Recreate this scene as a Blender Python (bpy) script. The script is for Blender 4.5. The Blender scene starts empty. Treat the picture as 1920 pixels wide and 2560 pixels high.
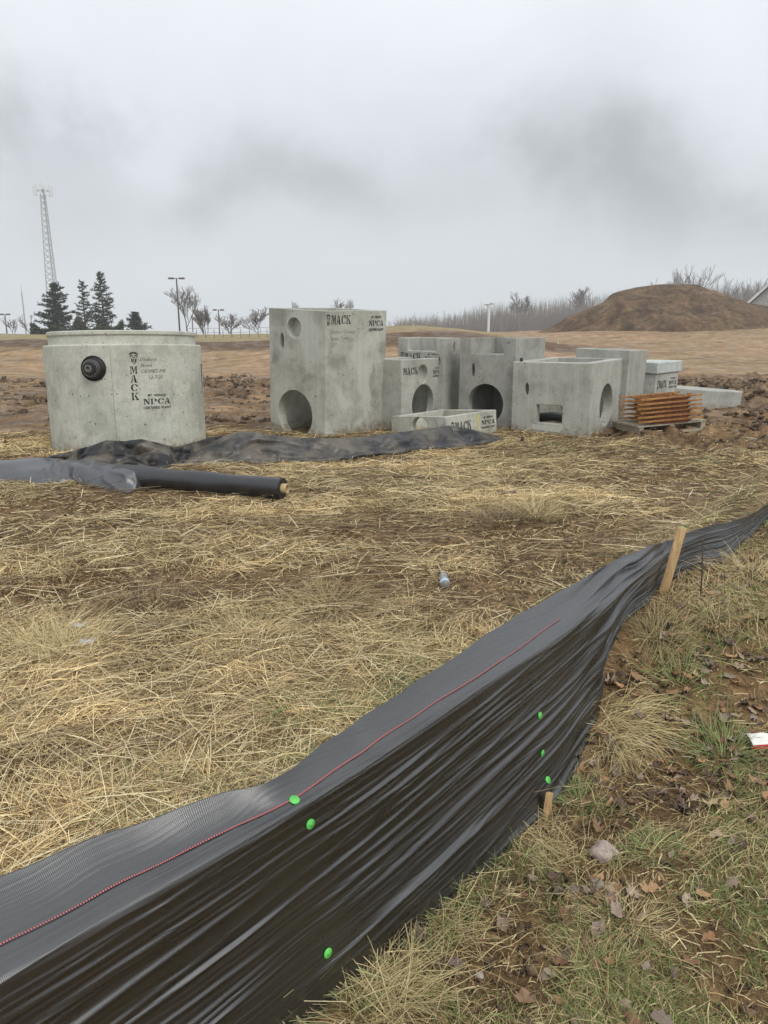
import bpy, bmesh, math, random
import numpy as np
from mathutils import Vector, Matrix
random.seed(7); rng = np.random.default_rng(11)
R = math.radians
scene = bpy.context.scene
col = scene.collection

# ------------------------------------------------------------ camera model (pixels of the 1920x2560 photo)
F = 1900.0; EYE = 1.6; PITCH = math.atan(475/1900)
cp, sp = math.cos(PITCH), math.sin(PITCH)
def ray(px, py):
    a = (px-960)/F; b = (py-1280)/F
    return np.array([a, cp-b*sp, -sp-b*cp])
def at_z(px, py, z=0.0):
    r = ray(px, py); t = (z-EYE)/r[2]; return Vector((r[0]*t, r[1]*t, z))
def at_y(px, py, y):
    r = ray(px, py); t = y/r[1]; return Vector((r[0]*t, y, EYE+r[2]*t))
def proj(p):
    x, y, z = p[0], p[1], p[2]-EYE
    d = y*cp-z*sp; u = y*sp+z*cp
    return 960+F*x/d, 1280-F*u/d, d

# ------------------------------------------------------------ noise
_T = np.random.default_rng(5).random((256, 256))
def vnoise(x, y):
    x = np.asarray(x, float); y = np.asarray(y, float)
    xi = np.floor(x).astype(int); yi = np.floor(y).astype(int)
    fx = x-xi; fy = y-yi
    fx = fx*fx*fx*(fx*(fx*6-15)+10); fy = fy*fy*fy*(fy*(fy*6-15)+10)
    a = _T[xi & 255, yi & 255]; b = _T[(xi+1) & 255, yi & 255]
    c = _T[xi & 255, (yi+1) & 255]; d = _T[(xi+1) & 255, (yi+1) & 255]
    return (a*(1-fx)+b*fx)*(1-fy)+(c*(1-fx)+d*fx)*fy
def fbm(x, y, o=4, seed=0):
    s = 0; a = .5; n = 0
    for i in range(o):
        s = s+a*vnoise(x*2**i+17.3*i+seed*31.7, y*2**i-9.1*i+seed*13.3); n += a; a *= .5
    return s/n
def sstep(a, b, x):
    t = np.clip((x-a)/(b-a), 0, 1); return t*t*(3-2*t)

# ------------------------------------------------------------ terrain
P0 = np.array([-.155, 1.47]); FD = np.array([.589, .808]); FN = np.array([.808, -.589])
def fence_sd(x, y): return (x-P0[0])*FN[0]+(y-P0[1])*FN[1]
def macro(x, y):
    z = np.interp(y, [12, 24, 32], [0, -.22, -.3])
    bank = sstep(32, 40.5, y)*.97
    right = sstep(4, 16, x)
    bankR = .55*sstep(34, 46, y)+.5*sstep(44, 57, y)+.02*np.clip(x-10, 0, 40)*sstep(40, 55, y)
    z = z+bank*(1-right)+bankR*right
    z = z+.62*np.exp(-((x-2.0)/5.0)**2)*sstep(36, 44, y)
    far = np.clip(y-50-12*right, 0, None)
    z = z-np.where(far < 60, far*far/60*.028, .028*far-.84+0.0*far)*1.0
    dist = np.abs(y)
    rz = np.interp(dist, [2.45, 2.87, 3.15, 3.33, 3.64, 4.7, 8, 12], [0, .15, .27, .30, .32, .34, .20, 0])
    rm = sstep(-.65, -.1, fence_sd(x, y))
    z = z+rz*rm
    return z
def mudmask(x, y):
    lim = 11.2-2.6*sstep(2.2, 4.4, x)+1.2*(fbm(x*.5, y*.5, 2, 3)-.5)
    return sstep(0, 1.3, y-lim)
def smoothmask(x, y):      # 1 where graded smooth soil
    lim = 25.5+3*(fbm(x*.12, y*.12, 2, 4)-.5)+3*sstep(5, 18, x)
    return sstep(0, 2.0, y-lim)
def H(x, y):
    x = np.asarray(x, float); y = np.asarray(y, float)
    z = macro(x, y)
    d = np.sqrt(x*x+y*y)
    m = mudmask(x, y); s = smoothmask(x, y)
    near = (1-m)
    z = z+near*(.07*(fbm(x*.9, y*.9, 2, 1)-.5)+.05*(fbm(x*3.2, y*3.2, 3, 2)-.5))
    # crumbly soil
    z = z+near*.040*(fbm(x*11, y*11, 4, 9)-.5)*np.clip(6/(d+.1), 0, 1)
    cl = np.abs(2*fbm(x*1.9, y*1.9, 4, 6)-1)
    patch = sstep(.42, .62, fbm(x*.22, y*.45, 3, 8))
    z = z+m*(1-s)*((.05+.16*patch)*(fbm(x*3.4, y*3.0, 5, 7)-.5)*2.2+.13*patch*(.35-cl)+.05*(fbm(x*.5, y*.9, 2, 5)-.5))
    fs = np.clip(1-(y-60)/60, 0, 1)
    z = z+s*fs*(.30*(fbm(x*.16, y*.3, 3, 12)-.5)+.09*(fbm(x*1.1, y*1.1, 4, 13)-.5))
    # cut lip at top of bank (left)
    return z

# ------------------------------------------------------------ mesh helpers
def link(o, parent=None):
    col.objects.link(o)
    if parent is not None: o.parent = parent
    return o
def tag(o, label=None, cat=None, group=None, kind=None):
    if label: o['label'] = label
    if cat: o['category'] = cat
    if group: o['group'] = group
    if kind: o['kind'] = kind
    return o
def empty(name, loc=(0, 0, 0), mat=None):
    o = bpy.data.objects.new(name, None); o.empty_display_size = .2
    if mat is not None: o.matrix_world = mat
    else: o.location = loc
    return link(o)
def npmesh(name, V, faces, m, parent=None, smooth=False, cols=None):
    """V (n,3), faces (k,4) or (k,3) array"""
    V = np.asarray(V, np.float32); faces = np.asarray(faces, np.int32)
    me = bpy.data.meshes.new(name); k = faces.shape[1]
    me.vertices.add(len(V)); me.vertices.foreach_set('co', V.ravel())
    me.loops.add(faces.size); me.loops.foreach_set('vertex_index', faces.ravel())
    me.polygons.add(len(faces))
    me.polygons.foreach_set('loop_start', np.arange(0, faces.size, k, dtype=np.int32))
    me.polygons.foreach_set('loop_total', np.full(len(faces), k, np.int32))
    if smooth: me.polygons.foreach_set('use_smooth', np.ones(len(faces), bool))
    me.update(calc_edges=True)
    if cols is not None:
        for nm, c in cols.items():
            at = me.color_attributes.new(nm, 'FLOAT_COLOR', 'POINT')
            c4 = np.ones((len(V), 4), np.float32); c4[:, :c.shape[1]] = c
            at.data.foreach_set('color', c4.ravel())
    me.materials.append(m)
    return link(bpy.data.objects.new(name, me), parent)
class MB:
    def __init__(s): s.v = []; s.f = []
    def add(s, vs, fs):
        b = len(s.v); s.v += [tuple(v) for v in vs]; s.f += [tuple(i+b for i in f) for f in fs]; return s
    def box(s, lo, hi, M=None):
        x0, y0, z0 = lo; x1, y1, z1 = hi
        vs = [Vector(p) for p in ((x0,y0,z0),(x1,y0,z0),(x1,y1,z0),(x0,y1,z0),(x0,y0,z1),(x1,y0,z1),(x1,y1,z1),(x0,y1,z1))]
        if M is not None: vs = [M @ v for v in vs]
        return s.add(vs, [(3,2,1,0),(4,5,6,7),(0,1,5,4),(1,2,6,5),(2,3,7,6),(3,0,4,7)])
    def bar(s, a, b, w, h=None, up=Vector((0, 0, 1)), w2=None, h2=None):
        a = Vector(a); b = Vector(b); h = h or w; w2 = w2 or w; h2 = h2 or h
        d = (b-a).normalized()
        if abs(d.dot(up)) > .97: up = Vector((0, 1, 0))
        x = d.cross(up).normalized(); y = x.cross(d)
        vs = []
        for p, ww, hh in ((a, w, h), (b, w2, h2)):
            for sx, sy in ((-1,-1),(1,-1),(1,1),(-1,1)): vs.append(p+x*sx*ww/2+y*sy*hh/2)
        return s.add(vs, [(3,2,1,0),(4,5,6,7),(0,1,5,4),(1,2,6,5),(2,3,7,6),(3,0,4,7)])
    def tube(s, pts, rad, n=8, cap=True):
        pts = [Vector(p) for p in pts]
        if not hasattr(rad, '__len__'): rad = [rad]*len(pts)
        rings = []; b = len(s.v)
        px = None
        for i, p in enumerate(pts):
            d = (pts[min(i+1, len(pts)-1)]-pts[max(i-1, 0)]).normalized()
            if px is None: px = d.cross(Vector((0, 0, 1)) if abs(d.z) < .95 else Vector((1, 0, 0))).normalized()
            else:
                px = (px-d*px.dot(d)).normalized()
            py = d.cross(px)
            for k in range(n):
                a = 2*math.pi*k/n; s.v.append(tuple(p+(px*math.cos(a)+py*math.sin(a))*rad[i]))
        for i in range(len(pts)-1):
            for k in range(n):
                k2 = (k+1) % n; s.f.append((b+i*n+k, b+i*n+k2, b+(i+1)*n+k2, b+(i+1)*n+k))
        if cap:
            s.f.append(tuple(b+k for k in reversed(range(n)))); e = b+(len(pts)-1)*n; s.f.append(tuple(e+k for k in range(n)))
        return s
    def lathe(s, prof, n=64, M=None):
        b = len(s.v)
        for r, z in prof:
            for k in range(n):
                a = 2*math.pi*k/n; v = Vector((r*math.cos(a), r*math.sin(a), z))
                s.v.append(tuple(M @ v if M is not None else v))
        for i in range(len(prof)-1):
            for k in range(n):
                k2 = (k+1) % n; s.f.append((b+i*n+k, b+i*n+k2, b+(i+1)*n+k2, b+(i+1)*n+k))
        return s
    def build(s, name, m, parent=None, smooth=False, bevel=0, autosm=False):
        me = bpy.data.meshes.new(name); me.from_pydata(s.v, [], s.f); me.materials.append(m)
        if smooth:
            me.polygons.foreach_set('use_smooth', [True]*len(me.polygons))
            if autosm: me.set_sharp_from_angle(angle=R(35))
        o = link(bpy.data.objects.new(name, me), parent)
        if bevel:
            b = o.modifiers.new('b', 'BEVEL'); b.width = bevel; b.segments = 2; b.limit_method = 'ANGLE'
        return o

# ------------------------------------------------------------ material helpers
def newmat(name):
    m = bpy.data.materials.new(name); m.use_nodes = True; nt = m.node_tree
    return m, nt, nt.nodes, nt.links, nt.nodes['Principled BSDF']
def node(nt, t, **kw):
    n = nt.nodes.new(t)
    for k, v in kw.items():
        if k in n.inputs.keys() if isinstance(k, str) else False: n.inputs[k].default_value = v
        else: setattr(n, k, v)
    return n
def tex_noise(nt, vec, scale, detail=4, rough=.55, dist=0):
    n = nt.nodes.new('ShaderNodeTexNoise'); n.inputs['Scale'].default_value = scale
    n.inputs['Detail'].default_value = detail; n.inputs['Roughness'].default_value = rough; n.inputs['Distortion'].default_value = dist
    if vec is not None: nt.links.new(vec, n.inputs['Vector'])
    return n.outputs['Fac']
def ramp(nt, fac, stops):
    n = nt.nodes.new('ShaderNodeValToRGB'); e = n.color_ramp.elements
    while len(e) < len(stops): e.new(.5)
    for i, (p, c) in enumerate(stops): e[i].position = p; e[i].color = (*c, 1) if len(c) == 3 else c
    nt.links.new(fac, n.inputs['Fac']); return n.outputs['Color']
def mix(nt, fac, a, b, mode='MIX'):
    n = nt.nodes.new('ShaderNodeMix'); n.data_type = 'RGBA'; n.blend_type = mode
    for i, v in ((0, fac), (6, a), (7, b)):
        if hasattr(v, 'is_output') or isinstance(v, bpy.types.NodeSocket): nt.links.new(v, n.inputs[i])
        elif isinstance(v, (int, float)): n.inputs[i].default_value = v
        else: n.inputs[i].default_value = (*v, 1)
    return n.outputs[2]
def mth(nt, op, a, b=None, c=None):
    n = nt.nodes.new('ShaderNodeMath'); n.operation = op
    for i, v in enumerate((a, b, c)):
        if v is None: continue
        if isinstance(v, bpy.types.NodeSocket): nt.links.new(v, n.inputs[i])
        else: n.inputs[i].default_value = v
    return n.outputs[0]
def bump(nt, bs, h, strength=.5, dist=.02, prev=None):
    n = nt.nodes.new('ShaderNodeBump'); n.inputs['Strength'].default_value = strength; n.inputs['Distance'].default_value = dist
    nt.links.new(h, n.inputs['Height'])
    if prev is not None: nt.links.new(prev, n.inputs['Normal'])
    nt.links.new(n.outputs['Normal'], bs.inputs['Normal']); return n.outputs['Normal']
def coords(nt, which='Object', scale=None, rot=None):
    t = nt.nodes.new('ShaderNodeTexCoord').outputs[which]
    if scale is None: return t
    mp = nt.nodes.new('ShaderNodeMapping'); mp.inputs['Scale'].default_value = scale
    if rot: mp.inputs['Rotation'].default_value = rot
    nt.links.new(t, mp.inputs['Vector']); return mp.outputs[0]
def simple(name, c, rough=.7, metal=0, var=.25, nscale=20, bmp=0, c2=None):
    m, nt, N, L, b = newmat(name); v = coords(nt)
    f = tex_noise(nt, v, nscale, 5)
    c2 = c2 or tuple(x*(1-var) for x in c)
    L.new(ramp(nt, f, [(.3, c2), (.7, c)]), b.inputs['Base Color'])
    b.inputs['Roughness'].default_value = rough; b.inputs['Metallic'].default_value = metal
    if bmp: bump(nt, b, f, bmp, .01)
    return m
def attrmat(name, attr='tint', rough=.8, spec=.2, trans=0):
    m, nt, N, L, b = newmat(name)
    a = N.new('ShaderNodeAttribute'); a.attribute_name = attr
    L.new(a.outputs['Color'], b.inputs['Base Color'])
    b.inputs['Roughness'].default_value = rough; b.inputs['Specular IOR Level'].default_value = spec
    return m

def concrete(name, base=(.40, .41, .36), dark=(.25, .255, .225), patch=0.0, seed=0.0, streak=.5):
    streak *= .8; base = (base[0]*.99, base[1]*.99, base[2]*1.0); dark = (dark[0]*.97, dark[1]*.97, dark[2]*.98)
    m, nt, N, L, b = newmat(name)
    tc = N.new('ShaderNodeTexCoord').outputs['Object']
    off = N.new('ShaderNodeMapping'); off.inputs['Location'].default_value = (seed, seed*1.7, seed*.6); L.new(tc, off.inputs['Vector']); v = off.outputs[0]
    st = N.new('ShaderNodeMapping'); st.inputs['Scale'].default_value = (9, 9, .7); L.new(v, st.inputs['Vector'])
    big = tex_noise(nt, v, 2.2, 5, .6, .4)
    c = ramp(nt, big, [(.36, tuple(x*.8 for x in dark)), (.5, tuple(a*.5+d*.46 for a, d in zip(base, dark))), (.66, tuple(a*x for a, x in zip(base, (.93, .93, .96))))])
    md_ = tex_noise(nt, v, 9, 6, .7, .6); c = mix(nt, .5, c, ramp(nt, md_, [(.36, (.33,)*3), (.64, (.60,)*3)]), 'OVERLAY')
    s = tex_noise(nt, st.outputs[0], 2.0, 5, .65)
    c = mix(nt, streak, c, mix(nt, s, tuple(x*.62 for x in dark), tuple(min(1, x*1.32) for x in base)), 'MIX')
    fine = tex_noise(nt, v, 60, 4, .7)
    c = mix(nt, .5, c, ramp(nt, fine, [(.3, (.36,)*3), (.7, (.64,)*3)]), 'OVERLAY')
    if patch:
        pf = ramp(nt, tex_noise(nt, v, 1.7, 3, .5, .8), [(.50, (0, 0, 0)), (.62, (1, 1, 1))])
        pm = mth(nt, 'MULTIPLY', pf, patch)
        c = mix(nt, pm, c, (.52, .53, .47))
    # dried mud splashed on the foot of the piece
    sz = N.new('ShaderNodeSeparateXYZ'); L.new(tc, sz.inputs[0])
    mf = mth(nt, 'SUBTRACT', tex_noise(nt, v, 11, 6, .75), mth(nt, 'MULTIPLY', sz.outputs[2], 1.35))
    c = mix(nt, ramp(nt, mf, [(.28, (0,)*3), (.46, (.72,)*3)]), c, (.20, .145, .085))
    # rain runs from the rim
    rs = N.new('ShaderNodeMapping'); rs.inputs['Scale'].default_value = (14, 14, .25); L.new(v, rs.inputs['Vector'])
    c = mix(nt, mth(nt, 'MULTIPLY', ramp(nt, tex_noise(nt, rs.outputs[0], 1.2, 3), [(.56, (0,)*3), (.72, (1,)*3)]), .16), c, tuple(x*.62 for x in dark))
    # pin holes
    vo = N.new('ShaderNodeTexVoronoi'); vo.inputs['Scale'].default_value = 19; L.new(v, vo.inputs['Vector'])
    sel = tex_noise(nt, v, 7, 3)
    th = mth(nt, 'MULTIPLY', mth(nt, 'SUBTRACT', sel, .33), .8)
    hole = mth(nt, 'LESS_THAN', vo.outputs['Distance'], th)
    hole = mth(nt, 'MULTIPLY', hole, mth(nt, 'GREATER_THAN', tex_noise(nt, v, 13, 0), .55))
    c = mix(nt, mth(nt, 'MULTIPLY', hole, .75), c, (.10, .10, .08))
    L.new(c, b.inputs['Base Color']); b.inputs['Roughness'].default_value = .86; b.inputs['Specular IOR Level'].default_value = .25
    h = mth(nt, 'SUBTRACT', mth(nt, 'ADD', mth(nt, 'MULTIPLY', fine, .25), mth(nt, 'MULTIPLY', s, .5)), hole)
    bump(nt, b, h, .35, .008)
    return m

# ------------------------------------------------------------ ground material
def ground_mat(name='soil'):
    m, nt, N, L, b = newmat(name)
    v = N.new('ShaderNodeTexCoord').outputs['Object']
    a = N.new('ShaderNodeAttribute'); a.attribute_name = 'zone'      # R straw, G smooth graded soil, B grass
    sep = N.new('ShaderNodeSeparateColor'); L.new(a.outputs['Color'], sep.inputs[0])
    n1 = tex_noise(nt, v, .55, 6, .6, .6); n2 = tex_noise(nt, v, 5, 7, .7); n3 = tex_noise(nt, v, 34, 6, .78)
    clod = ramp(nt, n1, [(.36, (.062, .038, .019)), (.48, (.125, .080, .042)), (.58, (.26, .175, .098)), (.68, (.42, .30, .185))])
    clod = mix(nt, .55, clod, ramp(nt, n2, [(.36, (.050, .031, .016)), (.5, (.15, .097, .052)), (.66, (.36, .25, .145))]))
    st = N.new('ShaderNodeMapping'); st.inputs['Scale'].default_value = (.25, 1.0, 1.0); L.new(v, st.inputs['Vector'])
    n4 = tex_noise(nt, st.outputs[0], .42, 8, .68, 1.2)
    smooth = ramp(nt, n4, [(.34, (.17, .10, .055)), (.45, (.26, .165, .095)), (.55, (.37, .255, .155)), (.62, (.24, .15, .085)), (.70, (.42, .30, .19))])
    smooth = mix(nt, .35, smooth, ramp(nt, n2, [(.35, (.16, .10, .055)), (.65, (.42, .30, .19))]))
    n5 = tex_noise(nt, st.outputs[0], 1.3, 6, .7, 2.0)
    smooth = mix(nt, ramp(nt, n5, [(.52, (0,)*3), (.62, (.65,)*3)]), smooth, (.15, .092, .05))
    n6 = tex_noise(nt, v, .09, 4, .6, .5)
    smooth = mix(nt, ramp(nt, n6, [(.45, (0,)*3), (.58, (.5,)*3)]), smooth, (.24, .19, .10))
    n7 = tex_noise(nt, v, 1.7, 9, .78, .6)
    smooth = mix(nt, .75, smooth, ramp(nt, n7, [(.38, (.24,)*3), (.5, (.5,)*3), (.64, (.72,)*3)]), 'OVERLAY')
    tm = N.new('ShaderNodeMapping'); tm.inputs['Rotation'].default_value = (0, 0, R(62)); L.new(v, tm.inputs['Vector'])
    tw = N.new('ShaderNodeTexWave'); tw.inputs['Scale'].default_value = .16; tw.inputs['Distortion'].default_value = 5; tw.inputs['Detail'].default_value = 3; tw.inputs['Detail Scale'].default_value = .35; L.new(tm.outputs[0], tw.inputs['Vector'])
    tk = mth(nt, 'MULTIPLY', ramp(nt, tw.outputs['Fac'], [(.90, (0,)*3), (.97, (.6,)*3)]), ramp(nt, n6, [(.45, (0,)*3), (.6, (1,)*3)]))
    smooth = mix(nt, tk, smooth, (.13, .08, .045))
    near = ramp(nt, n2, [(.34, (.080, .050, .024)), (.5, (.165, .106, .052)), (.60, (.28, .19, .098)), (.70, (.42, .295, .165))])
    near = mix(nt, .4, near, ramp(nt, n3, [(.38, (.05, .031, .015)), (.62, (.28, .19, .10))]))
    c = mix(nt, sep.outputs[0], clod, near)
    c = mix(nt, sep.outputs[1], c, smooth)
    c = mix(nt, mth(nt, 'MULTIPLY', a.outputs['Alpha'], .85), c, (.075, .045, .026))
    gr = ramp(nt, n2, [(.3, (.16, .135, .062)), (.7, (.31, .265, .135))])
    c = mix(nt, sep.outputs[2], c, gr)
    c = mix(nt, .4, c, ramp(nt, n3, [(.3, (.38,)*3), (.7, (.62,)*3)]), 'OVERLAY')
    c = mix(nt, 1.0, c, (1.02, .94, .80), 'MULTIPLY')
    L.new(c, b.inputs['Base Color'])
    wet = ramp(nt, tex_noise(nt, v, 1.6, 4), [(.42, (.5,)*3), (.6, (.92,)*3)])
    L.new(wet, b.inputs['Roughness']); b.inputs['Specular IOR Level'].default_value = .3
    p = bump(nt, b, n2, .6, .05); bump(nt, b, n3, .6, .012, p)
    return m
M_ground = ground_mat()

def zone_cols(x, y, s_override=None):
    m = mudmask(x, y); s = smoothmask(x, y)
    g = sstep(40.5, 42.5, y+1.5*(fbm(x*.4, y*.4, 2, 21)-.5))*(1-sstep(7.5, 9.5, x))
    g = np.maximum(g, sstep(100, 130, y)); g = np.maximum(g, sstep(40.3, 40.9, y)*(1-sstep(6, 8, x))*.0)
    lip = sstep(37.0, 37.8, y+.9*(fbm(x*.6, y*.2, 3, 22)-.5))*(1-sstep(40.5, 41.2, y+.4*(fbm(x, y, 2, 23)-.5)))*(1-sstep(8, 14, x))
    return np.stack([1-m, s, g, lip], 1)

def build_ground():
    r = [.25]
    while r[-1] < 420: r.append(r[-1]*(1.0065 if r[-1] < 32 and r[-1] > 1.0 else 1.0115))
    r = np.array(r)
    th = np.concatenate([np.linspace(-180, -46, 28)[:-1], np.arange(-46, 46, .17), np.linspace(46, 180, 28)])
    thr = np.radians(th[:-1])
    Rr, T = np.meshgrid(r, thr, indexing='ij')
    x = (Rr*np.sin(T)).ravel(); y = (Rr*np.cos(T)).ravel()
    z = H(x, y)
    nr, nth = Rr.shape
    i = np.arange(nr-1)[:, None]*nth; j = np.arange(nth)[None, :]; j2 = (j+1) % nth
    q = np.stack([i+j, i+nth+j, i+nth+j2, i+j2], -1).reshape(-1, 4)
    V = np.stack([x, y, z], 1)
    # centre cap
    V = np.vstack([V, [[0, 0, float(H(0, 0))]]])
    o = npmesh('ground', V, q, M_ground, smooth=True, cols={'zone': np.vstack([zone_cols(x, y), [[1, 0, 0, 0]]])})
    tag(o, kind='structure')
build_ground()

# ------------------------------------------------------------ dirt mound
def build_mound():
    sil = [(1290, 842), (1340, 833), (1377, 818), (1426, 790), (1500, 760), (1519, 750), (1534, 732), (1560, 725), (1609, 716), (1650, 711),
           (1689, 708.7), (1741, 711), (1769, 721), (1815, 738), (1872, 758), (1920, 766), (1990, 785), (2060, 815), (2100, 838)]
    Y = 62.0
    P = [at_y(a, b, Y) for a, b in sil]
    xs = np.array([p.x for p in P]); zs = np.array([p.z for p in P])
    gx = np.arange(xs[0]-1, xs[-1]+1, .14); gy = np.arange(50, 74, .14)
    X, YY = np.meshgrid(gx, gy, indexing='ij')
    hp = np.interp(X, xs, zs)
    d = np.abs(YY-Y)
    dd = np.sqrt(d*d+1.2)-1.09
    slope = .62+.10*(fbm(X*.15, YY*.15, 2, 30)-.5)
    z = hp-dd*slope
    z = z+1.0*(fbm(X*.35, YY*.35, 4, 31)-.5)*np.clip(d/2.5, 0, 1)
    # gullies and slumped ledges
    z = z+.75*(np.abs(2*fbm(X*.55+YY*.2, YY*.2, 4, 32)-1)-.3)*np.clip(d/3, 0, 1)*sstep(18, 12, X)
    z = z+.30*(fbm(X*.9, YY*.9, 5, 33)-.5)*np.clip(.4+d*.6, 0, 1)
    led = sstep(-7.2, -5.6, YY-Y)*sstep(-4.6, -5.4, YY-Y); z = z+led*.35*(fbm(X*.5, YY*.2, 3, 35)-.2)
    base = H(X, YY)
    keep = z > base-.5
    z = np.maximum(z, base-.5)
    nx, ny = X.shape
    i = np.arange(nx-1)[:, None]*ny; j = np.arange(ny-1)[None, :]
    q = np.stack([i+j, i+ny+j, i+ny+j+1, i+j+1], -1)
    k = keep[:-1, :-1] | keep[1:, 1:]
    q = q[k]
    m, nt, N, L, b = newmat('mound_soil'); v = N.new('ShaderNodeTexCoord').outputs['Object']
    n1 = tex_noise(nt, v, .25, 8, .7, 1.6); n2 = tex_noise(nt, v, 2.2, 7, .75)
    c = ramp(nt, n1, [(.36, (.085, .052, .032)), (.46, (.165, .100, .060)), (.54, (.17, .135, .065)), (.60, (.13, .08, .048)), (.70, (.33, .24, .155))])
    c = mix(nt, .45, c, ramp(nt, n2, [(.35, (.065, .04, .024)), (.65, (.30, .205, .125))]))
    n3 = tex_noise(nt, v, .8, 7, .75, 1.0); c = mix(nt, .8, c, ramp(nt, n3, [(.38, (.14,)*3), (.62, (.68,)*3)]), 'OVERLAY')
    c = mix(nt, 1.0, c, (1.18, 1.08, .95), 'MULTIPLY')
    L.new(c, b.inputs['Base Color']); b.inputs['Roughness'].default_value = .95; bump(nt, b, n2, 1.0, .5)
    o = npmesh('dirt_mound', np.stack([X.ravel(), YY.ravel(), z.ravel()], 1), q, m, smooth=True)
    tag(o, kind='structure')
build_mound()

# ------------------------------------------------------------ ribbons (straw, grass)
def ribbons(name, root, ang, length, width, lift, bend, colr, m, follow=True, k=4, tipw=.35, zoff=.004, rise=None, parent=None):
    """root (n,2); ang direction; lift = arc height; rise = tip height; returns object"""
    n = len(root); t = np.linspace(0, 1, k)[None, :]
    dx, dy = np.cos(ang)[:, None], np.sin(ang)[:, None]
    lat = bend[:, None]*(t*t)*length[:, None]
    px = root[:, :1]+dx*t*length[:, None]-dy*lat
    py = root[:, 1:]+dy*t*length[:, None]+dx*lat
    if follow: g = H(px, py)
    else: g = H(root[:, 0], root[:, 1])[:, None]+0*t
    pz = g+zoff+lift[:, None]*4*t*(1-t)
    if rise is not None: pz = pz+rise[:, None]*(t**1.2)
    w = width[:, None]*(1-(1-tipw)*t)*.5
    # width direction: perpendicular in plan, random roll
    roll = rng.uniform(-.9, .9, n)[:, None]
    wx, wy, wz = -dy*np.cos(roll), dx*np.cos(roll), np.sin(roll)
    A = np.stack([px+wx*w, py+wy*w, pz+wz*w], -1); B = np.stack([px-wx*w, py-wy*w, pz-wz*w], -1)
    V = np.stack([A, B], 2).reshape(-1, 3)         # n*k*2
    base = (np.arange(n)*k*2)[:, None]; s = (np.arange(k-1)*2)[None, :]
    q = np.stack([base+s, base+s+1, base+s+3, base+s+2], -1).reshape(-1, 4)
    C = np.repeat(colr, k*2, axis=0)
    return npmesh(name, V, q, m, parent, cols={'tint': C})
M_straw = attrmat('straw', rough=.75, spec=.25)
M_green = attrmat('grass', rough=.7, spec=.25)
M_leaf = attrmat('dead_leaf', rough=.55, spec=.4)

def scatter(n, rmin, rmax, a0, a1, power=1.0):
    """points with density ~ r^(power-2)"""
    u = rng.random(n)
    if abs(power) < 1e-6: r = rmin*(rmax/rmin)**u
    else: r = (rmin**power+u*(rmax**power-rmin**power))**(1/power)
    a = np.radians(rng.uniform(a0, a1, n))
    return np.stack([r*np.sin(a), r*np.cos(a)], 1), r
def gpatch(P, specs):
    s = np.zeros(len(P))
    for px, py, sx, sy, amp in specs:
        c = at_z(px, py, 0)
        s += amp*np.exp(-((P[:, 0]-c.x)/sx)**2-((P[:, 1]-c.y)/sy)**2)
    return s
PALE = [(250, 1700, 1.0, .6, .6), (600, 1680, .7, .4, .5), (200, 1380, 1.3, .6, .45), (1150, 1250, 1.2, .8, .5), (900, 1180, 2, .6, .5), (200, 1900, .6, .5, .3),
        (1600, 1190, 1.2, .8, .35), (950, 1380, .7, .5, .3), (500, 2000, .5, .4, .25), (850, 1650, .5, .5, .3), (1000, 1550, .5, .35, .25), (350, 1290, 2.0, .35, .3)]
BARE = [(400, 1480, .9, .35, .75), (700, 1470, .7, .25, .65), (1250, 1480, .55, .5, .7), (1350, 1330, 1.0, .5, .6), (1100, 1330, .9, .3, .3), (250, 1530, .35, .2, .5),
        (1450, 1400, .5, .5, .6), (1000, 1450, .6, .3, .4), (200, 1270, 1.6, .22, .45), (1750, 1200, 1.0, 1.2, .6), (1450, 1130, 1.2, .5, .35), (950, 1640, .25, .2, .3)]
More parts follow.
